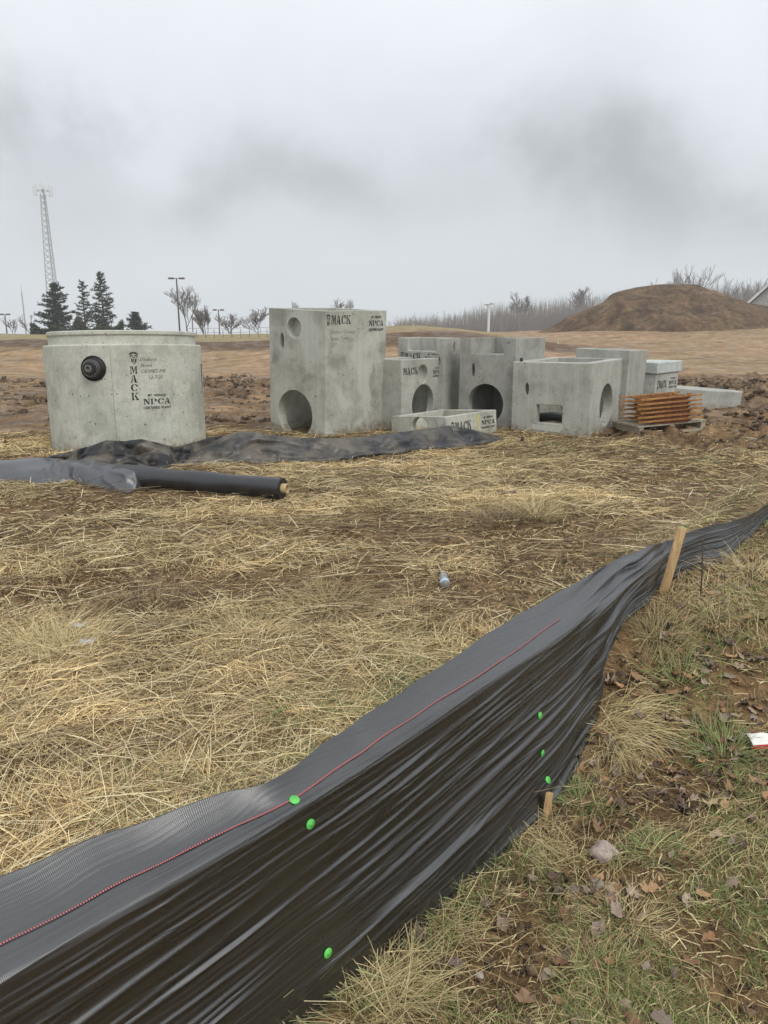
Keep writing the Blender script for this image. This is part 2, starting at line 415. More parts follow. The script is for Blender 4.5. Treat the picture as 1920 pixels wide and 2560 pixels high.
def straw_field():
    P, r = scatter(450000, 1.1, 12.5, -37, 38, .85)
    x, y = P[:, 0], P[:, 1]
    sd = fence_sd(x, y)
    dens = .44+2.3*(fbm(x*1.1, y*1.7, 3, 40)-.5)+gpatch(P, PALE)-1.35*gpatch(P, BARE)-.10*sstep(3.5, 6, r)+1.6*(fbm(x*4, y*5.5, 3, 41)-.5)
    dens = dens*(1-.95*mudmask(x, y))
    keep = (rng.random(len(P)) < np.clip(dens, .06, 1)) & (sd < -.06)
    P = P[keep]; x, y = P[:, 0], P[:, 1]; r = r[keep]; n = len(P); d = dens[keep]; sd = sd[keep]
    flow = (fbm(x*.55, y*.7, 2, 42)-.5)*7+.5
    ang = flow+rng.normal(0, .7, n)+np.where(rng.random(n) < .42, rng.uniform(0, 6.28, n), 0)
    L = rng.gamma(4, .040, n).clip(.05, .45)*np.interp(r, [1, 10], [.9, 1.2])
    W = (.0009+.0027*rng.random(n)**1.8)*np.interp(r, [1.2, 3, 11], [.9, 1.15, 2.6])
    lift = np.abs(rng.normal(0, .009, n))+np.clip(d, 0, 1)*.012*rng.random(n)
    up = np.where(rng.random(n) < .05, rng.uniform(.02, .09, n), 0)
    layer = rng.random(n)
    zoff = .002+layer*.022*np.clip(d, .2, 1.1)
    pale = np.array([.78, .635, .355]); gold = np.array([.47, .335, .15]); br = np.array([.17, .108, .052]); gn = np.array([.25, .27, .12])
    t = rng.random(n)[:, None]
    c = pale*t+gold*(1-t)
    k = (rng.random(n) < .30+.55*np.clip(.60-d, 0, 1))[:, None]; c = np.where(k, br*(.6+.9*t), c)
    greenish = sstep(.5, .8, fbm(x*.9, y*.9, 2, 44)+.45*np.exp(-((sd+.35)/.45)**2)-.12)
    k = (rng.random(n) < .55*greenish)[:, None]; c = np.where(k, gn*(.7+.7*t), c)
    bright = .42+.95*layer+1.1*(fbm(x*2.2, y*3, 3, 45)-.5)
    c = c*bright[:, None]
    # straw lower in the mat is coloured darker
    o = None
    n2 = len(P)
    global _zoff
    ob = ribbons('straw_cover', P, ang, L, W, lift, rng.normal(0, .10, n), c, M_straw, zoff=zoff[:, None], rise=up)
    tag(ob, 'flattened pale dry straw and dead grass covering the ground', 'straw', kind='stuff')
straw_field()

def stems():
    # long dark weed stems lying in swaths
    n = 4200
    P, r = scatter(n, 1.6, 11, -32, 30, 1.2)
    x, y = P[:, 0], P[:, 1]; sd = fence_sd(x, y)
    k = (sd < -.15) & (fbm(x*.8, y*1.6, 2, 50) > .52); P = P[k]; n = len(P); x, y = P[:, 0], P[:, 1]; r = r[k]
    ang = .28+(fbm(x*.5, y*.5, 2, 51)-.5)*1.3+rng.normal(0, .13, n)
    L = rng.uniform(.25, .8, n); W = rng.uniform(.0025, .0055, n)*np.interp(r, [1, 10], [.9, 1.8])
    t = rng.random(n)[:, None]; c = np.array([.13, .09, .055])*(1-t)+np.array([.36, .27, .15])*t
    o = ribbons('weed_stems', P, ang, L, W, np.abs(rng.normal(0, .012, n)), rng.normal(0, .08, n), c, M_straw, k=5, tipw=.5, zoff=.03, rise=np.where(rng.random(n) < .12, rng.uniform(.03, .16, n), 0))
    tag(o, 'long brown dead weed stems lying across the straw', 'dead stems', kind='stuff')
stems()
def stalks():
    P, r = scatter(16000, 1.2, 9, -34, 32, 1.0); x, y = P[:, 0], P[:, 1]; sd = fence_sd(x, y)
    k = (sd < -.12) & (rng.random(len(P)) < np.clip(.35+2*(fbm(x*1.1, y*1.7, 3, 40)-.5)+gpatch(P, PALE)-gpatch(P, BARE), .08, 1)); P = P[k]; n = len(P); r = r[k]
    t = rng.random(n)[:, None]; c = (np.array([.82, .72, .46])*t+np.array([.46, .36, .19])*(1-t))
    o = ribbons('straw_stalks', P, rng.uniform(0, 6.28, n), rng.uniform(.10, .34, n), rng.uniform(.0016, .0036, n)*np.interp(r, [1, 9], [.9, 1.9]), np.abs(rng.normal(0, .006, n)), rng.normal(0, .04, n), c, M_straw, follow=False, k=3, tipw=.6, zoff=.022, rise=np.abs(rng.normal(0, .022, n)))
    tag(o, 'pale broken straw stalks scattered on top of the matted grass', 'straw stalks', kind='stuff')
stalks()
def chaff():
    P, r = scatter(240000, 1.1, 12.5, -34, 36, .7); x, y = P[:, 0], P[:, 1]; sd = fence_sd(x, y)
    k = np.where(sd < -.06, rng.random(len(P)) < (.30+.9*sstep(.4, .65, fbm(x*2.5, y*4, 3, 95)))*(1-.8*mudmask(x, y)), (sd > .05) & (rng.random(len(P)) < .42)); P = P[k]; n = len(P); r = r[k]
    t = rng.random(n)[:, None]; u = rng.random(n)[:, None]
    c = np.where(u < .55, np.array([.14, .088, .042])*(.35+t), np.where(u < .8, np.array([.38, .27, .125])*(.6+.6*t), np.array([.66, .54, .31])*(.7+.4*t)))
    o = ribbons('straw_chaff', P, (fbm(P[:, 0]*.55, P[:, 1]*.7, 2, 42)-.5)*7+.5+rng.normal(0, 1.0, n), rng.uniform(.02, .085, n)*np.interp(r, [1, 11], [.8, 1.8]), rng.uniform(.0012, .0042, n)*np.interp(r, [1.2, 3, 11], [.9, 1.2, 3.0]), np.abs(rng.normal(0, .003, n)), rng.normal(0, .15, n), c, M_straw, follow=False, k=3, tipw=.6, zoff=.006, rise=np.abs(rng.normal(0, .005, n)))
    tag(o, 'short brown and gold fragments of straw pressed into the mud', 'chaff', kind='stuff')
chaff()

VBARE = [(1330, 2210, .22, .12, 1), (1200, 2450, .16, .12, 1), (1650, 2010, .30, .13, 1), (1240, 2340, .12, .10, 1), (1540, 1690, .12, .22, 1.1), (1500, 1860, .06, .1, .8), (1440, 2080, .14, .1, .8),
         (1780, 1680, .3, .35, .6), (1700, 1880, .3, .14, .9), (1860, 1330, .35, .3, .9), (1900, 2530, .06, .04, .8), (1600, 2230, .1, .06, .6), (1010, 2400, .05, .05, .6)]
def gpatch2(P, specs):
    s = np.zeros(len(P))
    for px, py, sx, sy, amp in specs:
        c = ground_at(px, py)
        s += amp*np.exp(-((P[:, 0]-c.x)/sx)**2-((P[:, 1]-c.y)/sy)**2)
    return s
def ground_at(px, py):
    z = 0.0
    for _ in range(12):
        p = at_z(px, py, z); z = .5*z+.5*float(H(p.x, p.y))
    return Vector((p.x, p.y, float(H(p.x, p.y))))
def verge():
    # short grass, dead grass and litter on the near side of the fence
    def pts(n, pw=.9, rmax=7.5):
        P, r = scatter(n, 1.05, rmax, -14, 38, pw); sd = fence_sd(P[:, 0], P[:, 1]); k = sd > .05; return P[k], r[k], sd[k]
    P, r, sd = pts(230000)
    x, y = P[:, 0], P[:, 1]
    f = fbm(x*2.2, y*2.6, 3, 60)+.55*(fbm(x*7, y*7, 2, 61)-.5)
    lawn = sstep(.35, .75, sd)*sstep(2.9, 2.2, y)
    dens = sstep(.42, .66, f+.27*lawn-.32*gpatch2(P, VBARE))*(.40+.75*lawn)
    k = rng.random(len(P)) < dens; P = P[k]; r = r[k]; sd = sd[k]; lawn = lawn[k]; n = len(P); x, y = P[:, 0], P[:, 1]
    L = rng.uniform(.018, .058, n)*(1+1.0*(1-lawn)); W = rng.uniform(.0012, .0024, n)*np.interp(r, [1, 5], [.9, 1.7])
    t = rng.random(n)[:, None]
    c = np.array([.085, .14, .035])*(1-t)+np.array([.24, .31, .10])*t
    dry = (rng.random(n) < .30)[:, None]; c = np.where(dry, np.array([.42, .34, .17])*(.5+.8*t), c)
    c *= (.75+.5*fbm(x*3, y*3, 2, 62))[:, None]
    o = ribbons('verge_grass', P, rng.uniform(0, 6.28, n), L*.75, W, L*.10, rng.normal(0, .3, n), c, M_green, follow=False, k=4, tipw=.15, zoff=0, rise=L*rng.uniform(.15, .75, n))
    tag(o, 'short patchy green grass on the near side of the silt fence', 'grass', kind='stuff')
    # dead grass blades
    P, r, sd = pts(95000); x, y = P[:, 0], P[:, 1]
    dens = sstep(.38, .62, fbm(x*1.6, y*1.9, 3, 63)+.30*np.exp(-((sd-.12)/.28)**2)+.16*sstep(2.9, 3.6, y))
    dens = dens*(.40+.6*sstep(1.9, 2.8, y))*(1-np.clip(gpatch2(P, VBARE), 0, .93))*.85
    k = rng.random(len(P)) < dens*.9; P = P[k]; r = r[k]; n = len(P); x, y = P[:, 0], P[:, 1]
    t = rng.random(n)[:, None]
    c = np.array([.27, .195, .095])*(1-t)+np.array([.60, .49, .26])*t
    L = rng.uniform(.05, .17, n)
    o = ribbons('dead_grass', P, (fbm(x*1.5, y*1.5, 2, 64)-.5)*9+rng.normal(0, .7, n), L, rng.uniform(.0010, .0023, n)*np.interp(r, [1, 5], [.9, 1.7]), L*rng.uniform(.02, .16, n), rng.normal(0, .28, n), c, M_straw, k=4, zoff=.004, rise=np.where(rng.random(n) < .2, L*.35, 0))
    tag(o, 'pale dead grass lying between the fence and the lawn', 'dead grass', kind='stuff')
    # leaf litter
    P, r, sd = pts(14000, 1.2, 6.5); x, y = P[:, 0], P[:, 1]
    c0 = at_z(1800, 1700, .2); c1 = at_z(1500, 2230, 0); c2 = at_z(1720, 1950, 0); c3 = at_z(1400, 2480, 0)
    d = .75*np.exp(-((x-c0.x)/.55)**2-((y-c0.y)/.75)**2)+.45*np.exp(-((x-c1.x)/.16)**2-((y-c1.y)/.14)**2)+.55*np.exp(-((x-c2.x)/.3)**2-((y-c2.y)/.2)**2)+.25*np.exp(-((x-c3.x)/.2)**2-((y-c3.y)/.15)**2)+.04+.2*sstep(2.9, 4, y)*(fbm(x*2, y*2, 2, 66) > .5)
    k = (rng.random(len(P)) < d*.55); leaves(P[k], 'leaf_litter')
LEAFSHAPE = np.array([(0, -1), (.22, -.62), (.62, -.7), (.45, -.25), (.95, -.05), (.5, .2), (.62, .68), (.22, .55), (0, 1.05), (-.22, .55), (-.62, .68), (-.5, .2), (-.95, -.05), (-.45, -.25), (-.62, -.7), (-.22, -.62)])
OVAL = np.array([(0, -1), (.25, -.8), (.45, -.45), (.55, -.1), (.52, .2), (.42, .5), (.25, .8), (.1, .95), (0, 1.1), (-.1, .95), (-.25, .8), (-.42, .5), (-.52, .2), (-.55, -.1), (-.45, -.45), (-.25, -.8)])
LCOL = np.array([(.16, .085, .045), (.24, .125, .06), (.115, .075, .055), (.33, .20, .10), (.085, .055, .04), (.28, .21, .15), (.20, .15, .12)])
def leaf_verts(P, size, yaw, oval, curl, zo, tilt):
    n = len(P); S = np.where(oval[:, None, None], OVAL[None], LEAFSHAPE[None])*size[:, None, None]
    S = np.concatenate([S, np.zeros((n, 1, 2))], 1)
    c, s = np.cos(yaw)[:, None], np.sin(yaw)[:, None]
    lx = S[..., 0]*c-S[..., 1]*s; ly = S[..., 0]*s+S[..., 1]*c
    S = S*(1+.45*(rng.random((n, 17))-.5))[..., None]
    lx = S[..., 0]*c-S[..., 1]*s; ly = S[..., 0]*s+S[..., 1]*c
    lz = curl[:, None]*(S[..., 0]**2+.5*S[..., 1]**2)/size[:, None]+tilt[:, :1]*lx+tilt[:, 1:]*ly+.26*size[:, None]*rng.normal(0, .6, lx.shape)
    x = P[:, :1]+lx; y = P[:, 1:]+ly
    z = H(P[:, 0], P[:, 1])[:, None]+zo[:, None]+lz
    return np.stack([x, y, z], -1)
def leaves(P, name, label=None):
    n = len(P)
    V = leaf_verts(P, rng.uniform(.011, .032, n), rng.uniform(0, 6.28, n), rng.random(n) < .62, rng.uniform(-1.0, 1.6, n), rng.uniform(.006, .02, n), rng.normal(0, .22, (n, 2))).reshape(-1, 3)
    b = (np.arange(n)*17)[:, None]; k = np.arange(16)[None, :]
    q = np.stack([b+k, b+(k+1) % 16, b+16+0*k], -1).reshape(-1, 3)
    c = LCOL[rng.integers(0, len(LCOL), n)]*rng.uniform(.6, 1.5, n)[:, None]
    o = npmesh(name, V, q, M_leaf, cols={'tint': np.repeat(c, 17, axis=0)})
    tag(o, 'wet brown fallen leaves matted over the muddy verge', 'leaves', kind='stuff')
verge()

def one_leaf(px, py, size, c, label, oval=False, z=0.0, yaw=None):
    z = float(H(*at_z(px, py, 0).xy))
    for _ in range(6):
        p = at_z(px, py, z); z = float(H(p.x, p.y))
    V = leaf_verts(np.array([[p.x, p.y]]), np.array([size*.72]), np.array([yaw if yaw is not None else random.uniform(0, 6)]), np.array([oval]), np.array([.5]), np.array([.022]), np.array([[.1, -.25]])).reshape(-1, 3)
    V = np.array(V); cen = np.array([p.x, p.y, z])
    o = npmesh('fallen_leaf', V-cen, np.array([(i, (i+1) % 16, 16) for i in range(16)]), M_leaf, cols={'tint': np.tile(np.array(c)*.8, (17, 1))})
    o.location = cen; tag(o, label, 'leaf', 'large fallen leaves on the verge')
def ground_at(px, py):
    z = 0.0
    for _ in range(12):
        p = at_z(px, py, z); z = .5*z+.5*float(H(p.x, p.y))
    return Vector((p.x, p.y, float(H(p.x, p.y))))
one_leaf(1870, 1575, .040, (.42, .26, .11), 'curled tan leaf near the right edge, above the matted leaves')
one_leaf(1768, 1655, .030, (.30, .14, .06), 'rust orange leaf lying beside a dark one right of the pale tuft')
one_leaf(1875, 1738, .034, (.42, .30, .16), 'flat tan leaf on grass right of the long straw tuft', True)
one_leaf(1775, 2025, .045, (.46, .35, .20), 'pale lobed oak leaf on dark mud right of the short stake stub')
one_leaf(1310, 2515, .045, (.33, .20, .12), 'reddish brown leaf at the bottom of the photo below the fence end')
one_leaf(1138, 2425, .036, (.22, .16, .13), 'crumpled grey brown leaf in straw beside the fence bottom')
one_leaf(1795, 1880, .036, (.26, .10, .05), 'dark red brown curved leaf left of the white wrapper', True, yaw=1.2)
one_leaf(1855, 1535, .030, (.55, .45, .22), 'pale yellow leaf near the right edge beyond the berm grass', True)
one_leaf(1500, 1845, .03, (.30, .17, .10), 'brown leaf against the fence bottom at its bulge')

def tuft(px, py, n, L, W, c, label, spread=.06, dirn=None, dspread=1.5, rise=(.1, .5), droop=.35, seed=1):
    g = ground_at(px, py); q = rng.normal(0, spread, (n, 2))
    P = np.array([g.x, g.y])+q
    ang = np.arctan2(q[:, 1], q[:, 0])+rng.normal(0, .5, n) if dirn is None else dirn+rng.normal(0, dspread, n)
    Ls = L*rng.uniform(.5, 1.15, n); t = rng.random(n)[:, None]
    cc = (np.array(c[0])*(1-t)+np.array(c[1])*t)
    rs = Ls*rng.uniform(rise[0], rise[1], n)
    o = ribbons('grass_tuft', P, ang, Ls, W*rng.uniform(.6, 1.2, n), Ls*droop*rng.uniform(.4, 1, n), rng.normal(0, .22, n), cc, M_straw, follow=True, k=6, tipw=.25, zoff=.004, rise=rs)
    me = o.data; off = np.array([g.x, g.y, g.z]); co = np.empty(len(me.vertices)*3, np.float32); me.vertices.foreach_get('co', co)
    me.vertices.foreach_set('co', (co.reshape(-1, 3)-off).ravel().astype(np.float32)); me.update(); o.location = off
    tag(o, label, 'grass tuft', 'tufts of long grass'); return o
PL = ((.36, .28, .13), (.66, .55, .30)); DK = ((.13, .09, .06), (.34, .26, .15)); GN = ((.09, .15, .05), (.30, .34, .13)); MD = ((.22, .17, .08), (.46, .37, .19))
tuft(1560, 1800, 300, .22, .0032, PL, 'long pale straw tuft combed to the right beside the bulging fence end', .045, -.15, .45, (0, .12), .14)
tuft(1540, 1860, 260, .14, .0026, PL, 'bushy pale tuft at the foot of the bulging fence end, right of the stake stub', .035, -.8, .9, (.05, .3), .25)
tuft(960, 2490, 260, .17, .0026, PL, 'pale straw clump leaning on the fence bottom at the picture bottom', .05, .6, 1.2, (.1, .6), .1)
tuft(1100, 2330, 160, .14, .0022, PL, 'loose straw wisps along the near fence bottom', .06, -.3, 1.0, (.05, .4), .1)
tuft(1270, 1310, 320, .20, .0042, DK, 'dark brown dead weed tuft in the middle of the field', .13, None, 1, (.3, 1.1), .15)
tuft(1340, 1300, 260, .30, .0045, PL, 'bright drooping straw tuft right of the dark weed tuft', .06, None, 1, (.3, .7), .2)
tuft(380, 1520, 300, .20, .0035, DK, 'dark upright tuft left of the bare soil patch', .12, None, 1, (.3, 1.1), .1)
tuft(150, 1640, 420, .32, .0032, PL, 'tall pale straw tuft at the left of the field', .10, 2.3, 1.0, (.1, .6), .12)
tuft(620, 1600, 220, .22, .003, PL, 'spiky pale tuft in the straw left of centre', .08, None, 1, (.2, .8), .1)
tuft(820, 1510, 300, .24, .0034, MD, 'rounded brown tuft left of the plastic bottle', .11, None, 1, (.15, .5), .2)
tuft(760, 1780, 260, .16, .0024, GN, 'green tuft growing in straw behind the middle of the fence', .06, None, 1, (.1, .5), .15)
tuft(420, 2010, 260, .14, .0022, GN, 'green tuft in straw behind the near fence top', .10, None, 1, (.1, .4), .1)
tuft(950, 1620, 240, .20, .0028, PL, 'pale tuft close behind the ridge of the silt fence', .09, .4, .8, (.05, .3), .15)
tuft(1450, 2010, 200, .09, .0026, GN, 'broad green tuft right of the stake stub', .04, None, 1, (.1, .6), .2)
tuft(1640, 2130, 240, .07, .0022, GN, 'bright green tuft right of the pink stone', .04, None, 1, (.2, .8), .1)
tuft(1810, 1900, 260, .13, .003, GN, 'arching green tuft below the white wrapper', .05, None, 1, (.1, .5), .3)
tuft(1700, 1720, 200, .12, .0028, GN, 'green tuft growing among brown leaves near the right edge', .06, None, 1, (.1, .5), .25)
tuft(1640, 1590, 300, .14, .0026, MD, 'olive dead grass clump on the berm below the tall stake', .055, None, 1, (.1, .5), .2)
tuft(1770, 1540, 200, .12, .0028, MD, 'olive clump on the berm right of the tall stake', .055, None, 1, (.1, .5), .2)
tuft(1880, 1440, 260, .20, .003, PL, 'pale clump at the right edge behind the leaves', .10, None, 1, (.1, .6), .2)
tuft(1500, 2420, 240, .09, .002, MD, 'brown dry clump in the foreground grass', .06, None, 1, (.1, .5), .1)
tuft(1560, 2310, 260, .10, .002, PL, 'straw coloured clump between the stones and the lawn', .06, None, 1, (.05, .35), .1)
tuft(1400, 2130, 160, .12, .002, PL, 'thin straw blades left of the pink stone', .05, 2.6, .6, (.05, .5), .05)
tuft(960, 1270, 120, .22, .0045, MD, 'brown weed stubble in front of the fabric roll end', .10, None, 1, (.3, .9), .05)

# loose clods
def clods():
    P, r = scatter(42000, 7.0, 27, -33, 36, 1.2); x, y = P[:, 0], P[:, 1]
    patch = sstep(.40, .60, fbm(x*.22, y*.45, 3, 8))
    k = rng.random(len(P)) < (mudmask(x, y)*(1-smoothmask(x, y))*(.10+.90*patch)+.015)*(.25+1.5*(fbm(x*1.5, y*1.5, 2, 72) > .5)); P = P[k]; pc = at_z(1660, 1085, 0); P = P[np.hypot(P[:, 0]-pc.x-.1, P[:, 1]-pc.y-.4) > .85]
    S = rng.gamma(1.5, .011, len(P)).clip(.006, .055)*np.interp(np.hypot(P[:, 0], P[:, 1]), [8, 25], [.8, 1.5])
    P2, r2 = scatter(26000, 1.05, 7.5, -34, 38, 1.0); sd = fence_sd(P2[:, 0], P2[:, 1])
    dd = np.where(sd > .04, .12+np.clip(gpatch2(P2, VBARE), 0, 1), .10+np.clip(gpatch(P2, BARE), 0, 1)*.7)
    k = rng.random(len(P2)) < dd; P2 = P2[k]; S2 = rng.gamma(1.4, .0028, len(P2)).clip(.0015, .016)
    P = np.vstack([P, P2]); S = np.concatenate([S, S2]); n = len(P)
    bm = bmesh.new(); bmesh.ops.create_icosphere(bm, subdivisions=2, radius=1); bv = np.array([v.co[:] for v in bm.verts]); bf = np.array([[v.index for v in f.verts] for f in bm.faces]); bm.free()
    nv = len(bv); V = np.repeat(bv[None], n, 0)
    d = .25+1.3*rng.random((n, nv)); ph = rng.uniform(0, 99, (n, 1))
    d = d*(.3+1.4*vnoise(V[..., 0]*1.6+ph, V[..., 1]*1.6+V[..., 2]*1.3-ph))
    V = V*d[..., None]*np.stack([S*rng.uniform(.9, 1.9, n), S*rng.uniform(.9, 1.5, n), S*rng.uniform(.5, 1.1, n)], 1)[:, None, :]
    a = rng.uniform(0, 6.28, n); c, s_ = np.cos(a)[:, None], np.sin(a)[:, None]
    X = V[..., 0]*c-V[..., 1]*s_+P[:, :1]; Y = V[..., 0]*s_+V[..., 1]*c+P[:, 1:]; Z = V[..., 2]+H(P[:, 0], P[:, 1])[:, None]+.05*S[:, None]
    q = (np.arange(n)*nv)[:, None, None]+bf[None]
    t = rng.random(n)[:, None]; cc = np.array([.055, .035, .018])*(1-t)+np.array([.22, .148, .08])*t
    m, nt, N, L, b = newmat('clod_soil'); at = N.new('ShaderNodeAttribute'); at.attribute_name = 'tint'
    nz = tex_noise(nt, coords(nt), 30, 5, .7); L.new(mix(nt, .5, at.outputs['Color'], ramp(nt, nz, [(.3, (.3,)*3), (.7, (.7,)*3)]), 'OVERLAY'), b.inputs['Base Color'])
    b.inputs['Roughness'].default_value = .9; bump(nt, b, nz, .8, .03)
    o = npmesh('soil_clods', np.stack([X, Y, Z], -1).reshape(-1, 3), q.reshape(-1, 3), m, cols={'tint': np.repeat(cc, nv, 0)})
    tag(o, 'loose brown clods of churned wet soil', 'soil clods', kind='stuff')
clods()

# ------------------------------------------------------------ stencil glyphs
def rect(x0, y0, x1, y1): return [(x0, y0), (x1, y0), (x1, y1), (x0, y1)]
def arc(cx, cy, ro, so, ri, si, a0, a1, n=8):
    out = []
    for i in range(n):
        t0 = R(a0+(a1-a0)*i/n); t1 = R(a0+(a1-a0)*(i+1)/n)
        out.append([(cx+ri*math.cos(t0), cy+si*math.sin(t0)), (cx+ro*math.cos(t0), cy+so*math.sin(t0)), (cx+ro*math.cos(t1), cy+so*math.sin(t1)), (cx+ri*math.cos(t1), cy+si*math.sin(t1))])
    return out
G = {
 'M': [rect(.0, 0, .26, .09), rect(.08, .09, .17, .91), rect(.0, .91, .2, 1), [(.2, 1), (.40, 1), (.56, .22), (.50, 0)], [(.60, .30), (.78, 1), (.70, 1), (.56, .42)], rect(.76, .09, .94, .88), rect(.68, 0, 1, .09), rect(.80, .91, 1, 1)],
 'A': [[(.08, .09), (.18, .09), (.46, 1), (.40, 1)], [(.58, .09), (.86, .09), (.62, 1), (.48, 1)], rect(0, 0, .3, .09), rect(.5, 0, 1, .09), rect(.24, .30, .56, .38)],
 'C': arc(.52, .5, .50, .5, .25, .40, 100, 258, 12)+arc(.52, .5, .46, .5, .3, .42, 25, 82, 5)+arc(.52, .5, .46, .5, .3, .42, -78, -30, 5)+[rect(.90, .62, .98, .98)],
 'K': [rect(.0, 0, .36, .09), rect(.08, .09, .28, .91), rect(.0, .91, .36, 1), [(.34, .46), (.42, .54), (.84, .92), (.72, .92)], rect(.60, .92, .98, 1), [(.44, .58), (.60, .66), (.96, .09), (.70, .09)], rect(.56, 0, 1, .09)],
 'N': [rect(.0, 0, .3, .09), rect(.1, .09, .2, .86), rect(.0, .91, .3, 1), [(.22, .90), (.38, 1), (.86, .1), (.78, 0)], [(.22, .9), (.30, .62), (.78, 0), (.70, 0)], rect(.78, .14, .88, .91), rect(.68, .91, 1, 1)],
 'P': [rect(.0, 0, .4, .09), rect(.08, .09, .3, .91), rect(.0, .91, .36, 1)]+arc(.5, .72, .46, .28, .2, .18, -85, 85, 8),
}
HAT = [[(.02, .80), (.10, .74), (.5, .88), (.5, .98), (.30, .98)], [(.5, .88), (.90, .74), (.98, .80), (.72, .98), (.5, .98)], rect(.22, .60, .42, .68), rect(.58, .60, .78, .68), [(.30, .42), (.5, .56), (.70, .42), (.5, .48)],
       [(.14, .70), (.22, .70), (.20, .45), (.14, .45)], [(.80, .70), (.88, .70), (.86, .45), (.80, .45)],
       [(.22, .38), (.34, .36), (.42, .02), (.28, .0)], [(.66, .36), (.78, .38), (.72, .0), (.58, .02)], [(.44, .34), (.56, .34), (.53, .1), (.47, .1)]]
def font_polys(text, h, spacing=1.0, bold=0.0, xs=1.0):
    cu = bpy.data.curves.new('t', 'FONT'); cu.body = text; cu.size = 1; cu.offset = bold; cu.space_character = spacing; cu.resolution_u = 2
    o = bpy.data.objects.new('t', cu); col.objects.link(o)
    dg = bpy.context.evaluated_depsgraph_get(); me = bpy.data.meshes.new_from_object(o.evaluated_get(dg))
    ps = [[(me.vertices[i].co.x*h*xs, me.vertices[i].co.y*h) for i in p.vertices] for p in me.polygons]
    bpy.data.objects.remove(o); bpy.data.curves.remove(cu); bpy.data.meshes.remove(me)
    w = max((x for p in ps for x, y in p), default=0); return ps, w
def glyph_polys(text, x, y, w, h, gap=.12):
    out = []; n = len(text); cw = w/(n+gap*(n-1))
    for i, ch in enumerate(text):
        for p in G[ch]: out.append([(x+i*cw*(1+gap)+a*cw, y+b*h) for a, b in p])
    return out
def mack(x, y, w, h):      # logo and word
    lw = w*.17
    return [('stencil_emblem', [[(x+a*lw, y-h*.12+b*h*1.25) for a, b in p] for p in HAT]), ('stencil_word', glyph_polys('MACK', x+w*.21, y, w*.79, h))]
def npca(x, y, w, h, scr=True):
    out = [('stencil_word', glyph_polys('NPCA', x, y, w, h, .08))]
    ps, tw = font_polys('MT. VERNON', h*.62, 1.05, .02); k = w*.68/tw
    out += [('stencil_small_text', [[(x+w*.16+a*k, y+h*1.38+b) for a, b in p] for p in ps])]
    ps, tw = font_polys('CERTIFIED PLANT', h*.62, 1.05, .02); k = w*1.04/tw
    out += [('stencil_small_text', [[(x-w*.02+a*k, y-h*.85+b) for a, b in p] for p in ps])]
    return out
def script(lines, x, y, h):
    out = []; x0 = x
    for i, s in enumerate(lines):
      xo = 0
      for wd in s.split():
        ps, tw = font_polys(wd, h, 1, -.012); x = x0+xo+(.5*h*(len(s)-len(s.lstrip()))); xo += tw+.35*h; out += [('handwriting', [[(x+a+.25*b, y-i*h*1.25+b) for a, b in p] for p in ps])]
    return out
def _black(name, c, thr):
    m, nt, N, L, b = newmat(name); v = coords(nt)
    f = ramp(nt, tex_noise(nt, v, 40, 4, .7), [(thr, (.16, .16, .145)), (thr+.15, c)])
    L.new(f, b.inputs['Base Color']); b.inputs['Roughness'].default_value = .8; return m
M_ink = _black('stencil_ink', (.009, .009, .012), .18)
M_inkpale = _black('faded_ink', (.16, .165, .155), .3)
M_yellow = simple('yellow_paint', (.62, .58, .12), .8, var=.3, nscale=30)
M_voidpatch = simple('mortar_patch', (.50, .51, .45), .9, var=.12)
def dsplit(groups, mp, m, parent):
    for nm, polys in groups: decal(nm, polys, mp, m, parent)
def decal(name, polys, mp, m, parent):
    if polys and polys[0] and isinstance(polys[0][0], str):
        for nm, p in polys: decal(nm, p, mp, m, parent)
        return
    mb = MB()
    for p in polys: mb.add([mp(a, b) for a, b in p], [tuple(range(len(p)))])
    return mb.build(name, m, parent)

